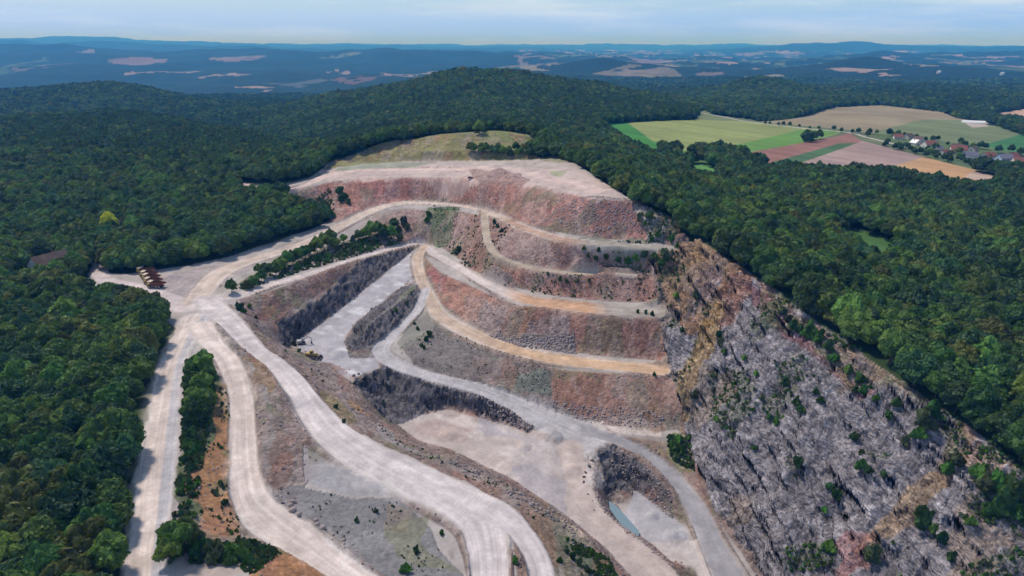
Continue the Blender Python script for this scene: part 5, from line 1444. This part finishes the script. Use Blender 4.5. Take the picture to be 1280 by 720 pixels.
# ---------------------------------------------------------------- houses
def house(loc, rz, L, W, H, RH, wm, rm, two=False):
    r = empty('house', loc, rz)
    x, y = L / 2, W / 2
    child('wall', MB().poly([(-x, -y, -1.5), (x, -y, -1.5), (x, y, -1.5), (-x, y, -1.5), (-x, -y, H), (x, -y, H), (x, y, H), (-x, y, H), (-x, 0, H + RH), (x, 0, H + RH)],
                    [(0, 1, 5, 4), (2, 3, 7, 6), (1, 2, 6, 9, 5), (3, 0, 4, 8, 7)]).mesh('wall', wm), r)
    e = .6; k = RH / y * e; t_ = .22
    rf_ = MB()
    for s in (-1, 1):
        P0 = [(-x - e, s * (y + e), H - k), (x + e, s * (y + e), H - k), (x + e, 0, H + RH), (-x - e, 0, H + RH)]
        rf_.poly(P0 + [(a, b, c + t_) for a, b, c in P0], [(0, 1, 2, 3), (4, 5, 6, 7), (0, 1, 5, 4), (1, 2, 6, 5), (2, 3, 7, 6), (3, 0, 4, 7)])
    ro = child('roof', rf_.mesh('roof', rm), r)
    child('chimney', MB().box((x * .35, y * .3, H + RH * .9), (.7, .7, 1.8)).mesh('chimney', M_roof), ro)
    zs = (1.5, 4.2) if two else (1.5,)
    for z in zs:
        if z + 1 > H: continue
        for s in (-1, 1):
            for f in (-.6, 0, .6):
                if f == 0 and s == -1 and z < 2: continue
                child('window', MB().box((f * x, s * (y + .02), z), (1.3, .1, 1.3)).mesh('window', M_glass), r)
        for s in (-1, 1): child('window', MB().box((s * (x + .02), 0, z), (.1, 1.3, 1.3)).mesh('window', M_glass), r)
    child('door', MB().box((0, -y - .02, 1.05), (1.1, .1, 2.1)).mesh('door', M_roof2), r)
    return r


hs_ = [((1135, 173), 25, 11, 9, 3.2, 3.2, M_wall, M_roof2, 0, 'brown roofed house at the far end of the village'), ((1148, 177), -60, 10, 8, 3.2, 3.4, M_wall, M_roof2, 0, 'house with brown roof behind the white gabled house'),
       ((1144, 181.5), 100, 10, 8, 3.4, 3.6, M_wall, M_white, 0, 'small house with bright white roof beside the village lane'), ((1161, 184.5), 10, 15, 11, 4.4, 4, M_wall, M_roof, 1, 'wide house with dull red roof between the white house and the middle of the village'),
       ((1172, 189), 15, 9, 8, 3.2, 3, M_wall, M_roof3, 0, 'low grey roofed house right of the wide red roofed house'), ((1197, 192), -20, 16, 12, 5.0, 4.4, M_wall, M_roof, 1, 'largest red roofed house in the middle of the village'),
       ((1196, 186), -20, 9, 8, 3.2, 3, M_wall, M_roof2, 0, 'brown roofed house just behind the largest red roofed house'),
       ((1234, 200), 20, 14, 11, 4.6, 4, M_wall, M_roof, 1, 'red roofed house between the large house and the blue one'), ((1254, 203), 5, 14, 11, 5.2, 3.8, M_wall2, M_roof3, 1, 'pale blue house with grey roof near the village edge'),
       ((1275, 207), -15, 15, 12, 4.6, 4.2, M_wall, M_roof, 1, 'nearest red roofed village house at the right edge of view'), ((1216, 189), 35, 9, 8, 3, 3, M_wall, M_roof2, 0, 'small brown roofed house behind the trees right of the largest house')]
hs_ += [((1181, 196), 20, 12, 9, 4.4, 3.6, M_wall, M_roof, 0, 'red roofed house among trees left of the largest house'), ((1212, 199), -10, 12, 9, 4.6, 3.6, M_wall, M_roof3, 1, 'white walled house with slate roof between the largest house and the next'),
        ((1265, 200), 25, 11, 9, 4.4, 3.6, M_wall, M_roof, 0, 'red roofed house just behind the pale blue house'), ((1122, 174), -15, 10, 8, 3.6, 3.2, M_wall, M_roof, 0, 'small red roofed house where the village begins by the lane')]
for (px, py), a, L, W, H, RH, wm, rm, two, lb in hs_:
    q = spot(px, py); tag(house((q.x, q.y, q.z), math.radians(a), L, W, H, RH, wm, rm, two), lb, 'house', 'village houses below the fields')
q = Vector((*hit(66, 341), 0)); q.z = float(zat(q.x, q.y)[0])
o = house(tuple(q), math.radians(62), 18, 12, 6.0, 5.0, M_wall, M_roof2, 0); o.name = 'farmhouse'; tag(o, 'old farmhouse with brown tiled roof half hidden in the wood by the track', 'farmhouse')
for px, py, lb in ((1173, 93, 'white house alone on the distant wooded hill, left one of two'), (1252, 95, 'white house alone on the distant wooded hill, right one of two')):
    u, a, b = ray(px, py); q = spot(px, py)
    o = house((q.x, q.y, q.z + 6), 0.3, 18, 12, 9, 5, M_wall, M_white, 1); tag(o, lb, 'house', 'white houses on the distant hill')
q = spot(1224, 154.5)
gh = empty('greenhouse', (q.x, q.y, q.z), math.radians(-25)); tag(gh, 'long low white greenhouse by the hedge between the upper fields', 'greenhouse')
n_ = 10; prof = [(-7 * math.cos(math.pi * k / n_), 4.5 * math.sin(math.pi * k / n_)) for k in range(n_ + 1)]
me_ = MB().prism(prof, -24, 24).mesh('cover', M_white); child('cover', me_, gh, (0, 0, 0), (0, 0, math.pi / 2))
child('door', MB().box((24.03, 0, 1.4), (.1, 3, 2.8)).mesh('door', M_dark), gh)

# ---------------------------------------------------------------- boulders and broken rock
def boulder_mesh(name, seed, mat):
    g = np.random.default_rng(seed); V = ICO2[0].copy()
    for _ in range(9):      # chipped flat sides
        d = g.standard_normal(3); d /= np.linalg.norm(d); k = g.uniform(.55, .85); q_ = V @ d
        V = V - np.outer(np.maximum(q_ - k, 0), d)
    V *= np.array([1, g.uniform(.7, .95), g.uniform(.6, .85)]); V[:, 2] += .35
    return mesh_np(name, V, ICO2[1], mat, False)


BM = [boulder_mesh('boulder', 300 + i, m) for i, m in enumerate((M_rock, M_rock, M_drock, M_grock, M_grock, M_drock))]
bl = [(366.5, 627, 1.5), (363.5, 631.5, 1.5), (366, 637.5, 1.7), (374, 642, 1.2), (395, 649, 1.1), (396, 655, 1.3), (403.5, 660, 1.6), (417, 667, 1.0), (428.5, 673, 1.3), (440, 680, 1.0), (352, 620, 1.0), (446, 687, .9)]
src = []
for i, (px, py, s) in enumerate(bl):
    q = spot(px, py + 1); o = D.objects.new('boulder', BM[i % 2]); COL.objects.link(o); o.location = (q.x, q.y, q.z - .15 * s); o.scale = (s * .8,) * 3; o.rotation_euler = (.2 * i, .3, i * 1.7)
    tag(o, f'pinkish boulder, {ordinal(i)} placed along the right verge of the curving lower road' if False else f'pinkish boulder on the right verge of the curving road, {ordinal(i)} of the line', 'boulder', 'boulders along the curving road')
    if i < 2: src.append(o)
dk = [(739.5, 576, .9), (736, 583, .9), (731.5, 591, .8), (730, 597, .9), (731, 603, 1.0), (736, 617, .9), (740, 625, .9), (742, 571, .7), (744, 638, .8)]
for i, (px, py, s) in enumerate(dk):
    q = spot(px, py); o = D.objects.new('boulder', BM[2]); COL.objects.link(o); o.location = (q.x, q.y, q.z - .1); o.scale = (s,) * 3; o.rotation_euler = (.5 * i, 0, i)
    tag(o, f'dark boulder marking the edge of the pale pit floor, {ordinal(i)} of the line', 'boulder', 'dark boulders at the edge of the pit floor')
    if i == 0: src.append(o)
ws_ = [(596, 470, .8), (442, 470, 1.1), (445, 474, 1.3), (449, 468, 1.0), (453, 472, .9), (425, 484, 1.1), (427, 490, 1.0), (428, 496, 1.0), (437, 462, 1.1)]
for i, (px, py, s) in enumerate(ws_[1:]):
    q = spot(px, py); o = D.objects.new('boulder', BM[3]); COL.objects.link(o); o.location = (q.x, q.y, q.z - .1); o.scale = (s,) * 3; o.rotation_euler = (.5 * i, .1, i * 2)
    tag(o, f'pale stone block at the near end of the trench, {ordinal(i)} of the heap', 'boulder', 'pale blocks at the near end of the trench')
    if i < 2: src.append(o)

# rubble: on faces everywhere, thick in the scree runs, along rims and berms
rx, ry, rs, rw = [], [], [], []
fc = (face > .4) & (~cliff) & (GR < 620)
jj, ii = np.nonzero(fc)
wgt = (GR[jj, ii] ** 2); wgt /= wgt.sum()
kk = rng.choice(len(jj), 17000, p=wgt)
X = GX[jj[kk], ii[kk]] + rng.uniform(-.6, .6, 17000); Y = GY[jj[kk], ii[kk]] + rng.uniform(-.6, .6, 17000)
keep = fbm2(X, Y, 14, 3, 301) > .42
rx.append(X[keep]); ry.append(Y[keep]); rs.append(.16 + .55 * rng.random(keep.sum()) ** 3); rw.append(rng.integers(0, 5, keep.sum()))


def scree(pts, n, lo, hi, which):
    pg = poly(pts); x0, y0 = pg.min(0); x1, y1 = pg.max(0)
    X = rng.uniform(x0, x1, n * 3); Y = rng.uniform(y0, y1, n * 3); k = inside(pg, X, Y); X, Y = X[k][:n], Y[k][:n]
    rx.append(X); ry.append(Y); rs.append(lo + (hi - lo) * rng.random(len(X)) ** 2.5); rw.append(rng.choice(which, len(X)))


scree([(600, 395, -8), (625, 392, -7), (640, 430, -19.5), (600, 416, -18), (590, 408, -17)], 700, .3, .95, [3, 4])
scree([(690, 402, -8), (718, 402, -8), (718, 441, -21), (640, 431, -19.8), (655, 412, -14)], 1400, .3, 1.0, [3, 4])
scree([(640, 415, -15), (720, 428, -18), (720, 442, -21), (620, 428, -19)], 600, .4, 1.1, [3, 4])
scree([(680, 268, 24), (800, 262, 30), (860, 298, 19), (740, 297, 18.8), (660, 280, 17)], 2600, .25, .85, [0, 1, 4])
scree([(690, 505, -32), (760, 515, -34), (830, 520, -34), (830, 535, -36), (740, 532, -36), (690, 520, -34)], 900, .25, .8, [4, 0])
scree([(545, 483, -23.5), (600, 495, -26), (640, 514, -29.5), (672, 535, -33.5), (660, 541, -34), (600, 505, -29), (560, 495, -27)], 900, .3, 1.0, [2, 3])
scree([(745, 612, -37.5), (760, 632, -37.5), (800, 664, -37.5), (845, 700, -37.5), (840, 706, -38), (790, 672, -38), (742, 630, -38)], 900, .25, .75, [0, 1])
scree([(535, 568, -16.8), (595, 585, -16.5), (645, 611, -16.5), (682, 635, -17), (727, 660, -18), (720, 668, -16), (640, 622, -15), (560, 580, -15)], 900, .25, .9, [2, 3])
scree([(765, 560, -38), (790, 574, -38.5), (838, 616, -42), (845, 645, -44), (825, 630, -44), (790, 596, -42), (762, 580, -40)], 700, .25, .8, [2, 3])
X = np.concatenate(rx); Y = np.concatenate(ry); S = np.concatenate(rs); Wh = np.concatenate(rw)
rdm = np.ones(X.shape, bool)
for k in RL: rdm &= line_dist(RL[k][0], RL[k][1], X, Y, 2)[0] > 1.0
X, Y, S, Wh = X[rdm], Y[rdm], S[rdm], Wh[rdm]
spread('rubble', X, Y, zat(X, Y) - S * .25, S, Wh, rng.uniform(0, 6.28, len(X)), src[:5], 'broken rock scattered down the quarry slopes and along the rims', rng.uniform(0, 6.28, len(X)))

# ---------------------------------------------------------------- bushes and small trees of the quarry
GROUPS = {
 'strip': ('between the two left roads', 'bushes on the bank between the left roads', [(255, 468, 8), (243, 471, 6), (263, 482, 6.5), (244, 490, 7), (256, 497, 8), (262, 510, 6), (247, 512, 7), (240, 528, 6), (252, 529, 7), (241, 545, 5.5), (251, 550, 5), (236, 562, 5), (246, 566, 5), (232, 578, 3.5), (240, 588, 3.5), (238, 606, 3), (243, 620, 2.5), (236, 632, 2.8), (242, 645, 3), (222, 694, 8), (233, 684, 7), (214, 704, 6), (246, 672, 4), (250, 692, 4), (262, 695, 4.2), (275, 693, 4.2), (288, 695, 4), (301, 698, 3.5), (268, 703, 3.5), (290, 705, 3), (312, 704, 3), (315, 682, 2.6), (270, 618, 3), (276, 606, 2.8), (282, 630, 3)]),
 'trench': ('above the trench', 'bushes on the bank above the trench', [(310, 361, 4.5), (318, 359, 5.5), (327, 352, 5.5), (323, 343, 5), (335, 347, 7), (345, 344, 7), (352, 339, 7), (360, 334, 8), (367, 331, 7), (374, 327, 7), (382, 323, 6.5), (389, 319, 6), (397, 317, 8.5), (406, 313, 9), (413, 307, 8.5), (420, 312, 6.5), (372, 336, 4), (384, 331, 4), (396, 326, 4), (430, 304, 5), (441, 302, 4), (449, 301, 6), (458, 299, 7), (465, 297, 9), (473, 292, 7), (481, 300, 8), (489, 299, 8), (493, 286, 6), (500, 301, 4), (470, 304, 4), (440, 310, 3.5), (410, 322, 3.5), (426, 318, 3.5), (452, 309, 3.5)]),
 'rim': ('on the trench rim by the junction', 'bushes at the junction end of the trench', [(301, 388, 3.6), (305, 391, 3.2), (312, 384, 2.4), (297, 383, 2.4), (320, 398, 2)]),
 'slope': ('on the upper slopes', 'bushes on the upper slopes', [(505, 281, 6), (509, 287, 4), (534, 277, 4), (536, 271, 4), (570, 318, 3.6), (574, 314, 3.8), (622, 284, 3), (627, 290, 3), (618, 278, 2.5), (425, 242, 6), (431, 248, 5), (427, 252, 5), (436, 255, 4), (735, 322, 3), (745, 326, 3.2), (758, 324, 3.4), (772, 327, 3.4), (785, 330, 4), (795, 326, 4), (805, 322, 4), (815, 326, 3.4), (748, 315, 2.6), (730, 312, 2.4), (685, 344, 2), (700, 351, 2.6), (708, 353, 2.6), (722, 353, 2.2), (736, 352, 2), (797, 391, 2), (807, 392, 2), (815, 394, 2.4), (818, 469, 1.9), (410, 266, 6), (403, 274, 6), (395, 279, 6), (416, 272, 5)]),
 'middle': ('beside the grey haul road', 'bushes beside the grey haul road', [(509, 381, 2.6), (495, 389, 2.6), (491, 393, 2), (514, 368, 1.8), (533, 426, 2.6), (537, 420, 3), (527, 433, 2.2), (522, 412, 2), (518, 405, 1.8), (530, 436, 1.8)]),
 'corner': ('where top terrace meets cliff', 'bushes in the corner by the cliff', [(800, 276, 5), (812, 273, 4.4), (806, 282, 3.6), (823, 296, 4), (830, 319, 4.4), (827, 331, 4.6), (818, 324, 4), (840, 301, 4), (847, 310, 3.4), (835, 325, 3.6), (815, 300, 3)]),
 'cliff': ('growing on the cliff', 'bushes growing on the cliff', [(868, 498, 4), (848, 553, 4), (842, 563, 4.4), (852, 567, 4), (845, 575, 3.4), (905, 442, 3.4), (900, 431, 4), (898, 421, 3.4), (853, 415, 3.2), (870, 372, 4), (845, 372, 3.6), (985, 402, 4), (991, 411, 4.4), (978, 393, 3.6), (1012, 422, 7), (1022, 427, 6), (1035, 437, 5), (1000, 416, 4), (1042, 452, 4.4), (1060, 467, 4), (1075, 477, 4), (1081, 492, 4), (1070, 490, 3), (981, 482, 3.6), (995, 506, 3.6), (1001, 515, 3.4), (997, 583, 4), (1020, 492, 3), (1026, 503, 3), (970, 530, 2.8), (962, 524, 2.6), (1155, 533, 7), (1164, 522, 6), (1146, 547, 4.5), (1154, 660, 6), (1150, 648, 4.5), (1089, 699, 6.4), (1034, 688, 4.2), (1176, 678, 3.6), (1168, 668, 3.4), (1230, 612, 6), (1245, 607, 5), (1256, 632, 7), (1241, 643, 6), (1266, 622, 6), (1271, 648, 5.5), (1221, 597, 5), (1195, 582, 4.6), (1184, 592, 4.4), (1045, 622, 4), (1038, 612, 3), (1075, 586, 3.8), (1085, 590, 3), (1105, 596, 2.8), (1131, 556, 3.4), (1068, 550, 3.2), (916, 542, 2.6), (895, 526, 2.8), (943, 562, 2.4), (892, 490, 2.6), (952, 500, 2.6), (1030, 640, 2.4), (1188, 700, 3), (1110, 522, 3.2), (1120, 508, 3.4), (1095, 500, 3), (945, 470, 2.6), (930, 450, 2.6), (1212, 655, 3)]),
 'bank': ('on the lower rubble banks', 'bushes on the lower rubble banks', [(506, 714, 3.2), (644, 703, 2), (708, 690, 2.2), (716, 698, 2.2), (724, 706, 2.4), (734, 714, 2.2), (700, 702, 1.8), (446, 652, 1.6), (470, 640, 1.6), (520, 690, 2), (552, 668, 1.6), (420, 510, 2), (430, 528, 1.8), (368, 432, 2.4), (374, 440, 2)]),
}
tone_name = ['bright green', 'green', 'dull green']
for gk, (where, grp, L) in GROUPS.items():
    Ls = sorted(L)
    for i, (px, py, h) in enumerate(Ls):
        q = spot(px, py)
        if gk == 'strip' and 536 < py < 665: h *= .62
        tn = int(rng.choice(3, p=[.3, .45, .25])) if gk != 'cliff' else int(rng.choice(3, p=[.45, .35, .2]))
        s = h / 3.6 * (1.2 if gk in ('strip', 'trench') else 1.1)
        h = h * (1.12 if gk in ('strip', 'trench') else 1)
        if h >= 5.5 and gk in ('strip', 'trench'):
            o = empty('small_tree', tuple(q - Vector((0, 0, .3))), float(rng.uniform(0, 6)), (h / 9.8, h / 9.8, h / 10))
            ci = int(rng.choice([1, 4, 4, 0])); child('crown', CROWNS[ci], o); child('trunk', TRUNKS[0], o)
            tag(o, f'{TONES[ci][0]} small tree, {ordinal(i)} plant from left {where}', 'tree', grp)
        else:
            o = empty('shrub', tuple(q - Vector((0, 0, .12 * h))), float(rng.uniform(0, 6)), (s * .92, s * .92, s * float(rng.uniform(.9, 1.2))))
            child('foliage', SHRUBS[tn], o); child('stem', STEM, o)
            tag(o, f'{tone_name[tn]} bush, {ordinal(i)} plant from left {where}' if i < len(ORD) else f'{tone_name[tn]} bush, {ordinal(len(Ls) - i - 1)} plant from right {where}', 'bush', grp)


def tree_at(px, py, crown, s, name, label, group=None, cat='tree', zs=1.0):
    q = spot(px, py); o = empty(name, (q.x, q.y, q.z - .3), px, (s, s, s * zs)); child('crown', crown, o); child('trunk', TRUNKS[0], o); tag(o, label, cat, group); return o


tree_at(290, 366, CROWNS[0], .58, 'small_tree', 'lone dark small tree standing between the two roads at the junction', zs=1.15)
tree_at(141, 299, YELLOW, 1.25, 'broadleaf_tree', 'tall yellow leaved tree standing beside the forest track', zs=1.25)
tree_at(137, 307, YELLOW, .7, 'broadleaf_tree', 'smaller yellow leaved tree in front of the tall yellow one')
tree_at(599, 168, CROWNS[4], 1.1, 'broadleaf_tree', 'fresh green tree at the top of the grassy hill')
rt = [956.5, 962, 973, 979, 987, 999, 1012, 1023, 1042, 1051.6, 1065, 1072.7, 1084]; rty = [155.5, 156, 157, 157, 158, 159, 161, 162, 163, 165, 167, 167, 171]; rts = [.5, .5, .45, .6, .65, .4, .4, .5, .6, .55, .6, .7, .7]
for i, (a, b, s) in enumerate(zip(rt, rty, rts)):
    tree_at(a, b, CROWNS[i % 3], s, 'roadside_tree', f'round tree beside the field lane, {ordinal(i)} from the left', 'trees along the field lane')
# slim conifer by the upper road
g = np.random.default_rng(5); V = []; n_ = 900
zz_ = g.uniform(1.2, 9.5, n_); rr_ = (1 - (zz_ - 1) / 9) * 1.7 + .15; aa = g.uniform(0, 6.28, n_)
pp = np.stack([np.cos(aa) * rr_, np.sin(aa) * rr_, zz_], 1); dd = g.standard_normal((n_, 3)) * .45
T_ = np.stack([pp + dd, pp - dd, pp + np.roll(dd, 1, 1)], 1).reshape(-1, 3)
o = empty('conifer_tree', tuple(spot(345, 243) - Vector((0, 0, .4))), 0, .8); child('crown', mesh_np('crown', T_, np.arange(n_ * 3).reshape(-1, 3), CROWNS[5].materials[0], False), o)
child('trunk', mesh_np('trunk', *[np.array(v) for v in tube([(0, 0, -.5), (0, 0, 5), (0, 0, 9.4)], [.25, .16, .04])], bark), o); tag(o, 'slim dark conifer at the left end of the upper road', 'tree')

# low scrub and weeds on the overgrown banks
wx_, wy_, ww_ = [], [], []


def scrub(pts, n, lo=.10, hi=.42, clump=.47):
    pg = poly(pts); x0, y0 = pg.min(0); x1, y1 = pg.max(0)
    X = rng.uniform(x0, x1, n * 6); Y = rng.uniform(y0, y1, n * 6); k = inside(pg, X, Y) & (fbm2(X, Y, 7, 3, 401) > clump)
    X, Y = X[k][:n], Y[k][:n]; wx_.append(X); wy_.append(Y); ww_.append(lo + (hi - lo) * rng.random(len(X)) ** 2)


scrub([(232, 450, 0), (264, 448, 0), (270, 500, -1), (255, 560, -1), (246, 640, -2), (240, 690, -2), (212, 700, 0), (226, 560, 0)], 1500, .14, .6, .38)
scrub([(262, 490, -1), (286, 480, -2), (296, 625, -6), (312, 672, -7), (250, 660, -3), (255, 540, -1)], 260, .1, .35, .5)
scrub([(296, 672, -6), (345, 684, -5), (352, 690, -5), (318, 715, -3), (300, 712, -3)], 700, .08, .3, .2)
scrub([(235, 686, -2), (315, 682, -6), (318, 700, -4), (240, 705, -2)], 350, .15, .55, .3)
scrub([(290, 362, 0), (330, 345, 0), (420, 308, 0), (500, 282, 3), (505, 302, -3), (400, 332, -1), (310, 362, 0)], 1500, .14, .55, .40)
scrub([(540, 257, 12), (580, 259, 12.5), (562, 299, 1), (548, 298, 1)], 500, .08, .22, .3)
scrub([(600, 268, 13), (640, 290, 11), (620, 345, -3), (570, 325, -4), (560, 305, -2)], 420, .1, .4, .5)
scrub([(715, 304, 17), (815, 305, 17.5), (812, 340, 7), (730, 333, 7)], 650, .1, .4, .45)
scrub([(600, 345, 0), (820, 352, 3), (820, 378, -4), (700, 370, -4)], 300, .1, .35, .55)
scrub([(500, 440, -19), (545, 404, -17), (700, 465, -22), (705, 500, -30), (560, 470, -23)], 420, .07, .2, .55)
scrub([(385, 240, 20), (412, 230, 23), (420, 262, 10), (400, 275, 4), (360, 255, 8)], 400, .12, .5, .45)
scrub([(300, 385, -.3), (345, 430, -3), (420, 490, -14), (520, 565, -13), (690, 665, -13), (740, 740, -15), (727, 662, -18), (595, 586, -16), (445, 505, -20), (360, 420, -8)], 600, .08, .32, .54)
scrub([(345, 612, -7), (440, 620, -9), (490, 622, -9.5), (580, 720, -12), (500, 760, -12), (395, 680, -9)], 110, .08, .22, .60)
scrub([(690, 662, -14), (760, 692, -20), (790, 760, -20), (730, 720, -14)], 500, .1, .35, .4)
scrub([(835, 542, -36), (862, 548, -37), (868, 588, -40), (838, 572, -39)], 260, .15, .55, .3)
X = np.concatenate(wx_); Y = np.concatenate(wy_); S = np.concatenate(ww_)
rdm = np.ones(X.shape, bool)
for k in RL: rdm &= line_dist(RL[k][0], RL[k][1], X, Y, 2)[0] > 1.08
X, Y, S = X[rdm], Y[rdm], S[rdm]; Z = zat(X, Y) - S * .4
# and in the cracks of the cliff
ci_ = rng.choice(len(_v), 60000); cv = _v[ci_]; ck2 = (fbm3(cv[:, 0], cv[:, 1], cv[:, 2], 16, 4, 151) > .575) & (cv[:, 1] < 420); cv = cv[ck2][:2600]
cs = .08 + .38 * rng.random(len(cv)) ** 2.5
sh_src = [next(o for o in D.objects if o.data == m_) for m_ in SHRUBS]
X = np.concatenate([X, cv[:, 0]]); Y = np.concatenate([Y, cv[:, 1]]); Z = np.concatenate([Z, cv[:, 2] - cs * .5]); S = np.concatenate([S, cs])
spread('scrub', X, Y, Z, S, rng.choice(3, len(X), p=[.25, .35, .40]), rng.uniform(0, 6.28, len(X)), sh_src, 'low green scrub and weeds on the overgrown quarry banks')

# ---------------------------------------------------------------- pond in the lower basin
me = D.meshes.new('pond'); pv = [P(a, b, POND_Z) for a, b in POND]; me.from_pydata(pv, [], [tuple(range(len(pv)))])
m, t, b = new_mat('pond_water', .08, .5); b.inputs['Base Color'].default_value = (.20, .27, .30, 1)
nn = N(t, 'ShaderNodeTexNoise', Scale=2.0, Detail=2.0); bp = N(t, 'ShaderNodeBump', Strength=.15, Distance=.05); t.links.new(nn.outputs[0], bp.inputs['Height']); t.links.new(bp.outputs[0], b.inputs['Normal'])
me.materials.append(m); o = D.objects.new('pond_water', me); COL.objects.link(o); o['kind'] = 'structure'

# ---------------------------------------------------------------- the air
def haze_box():
    x0, x1, y0, y1 = -52000, 52000, -300, 67500
    z0 = float(GZ.min()) - 1.0; z1 = max(float(GZ.max()), HC) + 12
    V = np.array([(x, y, z) for z in (z0, z1) for y in (y0, y1) for x in (x0, x1)])
    F = np.array([(0, 2, 3, 1), (4, 5, 7, 6), (0, 1, 5, 4), (2, 6, 7, 3), (0, 4, 6, 2), (1, 3, 7, 5)])
    m = D.materials.new('haze_material'); m.use_nodes = True; t = m.node_tree
    t.nodes.clear(); out = t.nodes.new('ShaderNodeOutputMaterial')
    v = t.nodes.new('ShaderNodeVolumePrincipled')
    v.inputs['Color'].default_value = HAZE_COL
    v.inputs['Absorption Color'].default_value = (1, 1, 1, 1)
    v.inputs['Density'].default_value = HAZE_D
    v.inputs['Anisotropy'].default_value = 0.0
    t.links.new(v.outputs[0], out.inputs['Volume'])
    o = D.objects.new('haze', mesh_np('haze', V, F, m, False)); COL.objects.link(o); o['kind'] = 'stuff'


HAZE_COL = (.06, .40, 1.0, 1); HAZE_D = 8.8e-5
haze_box()
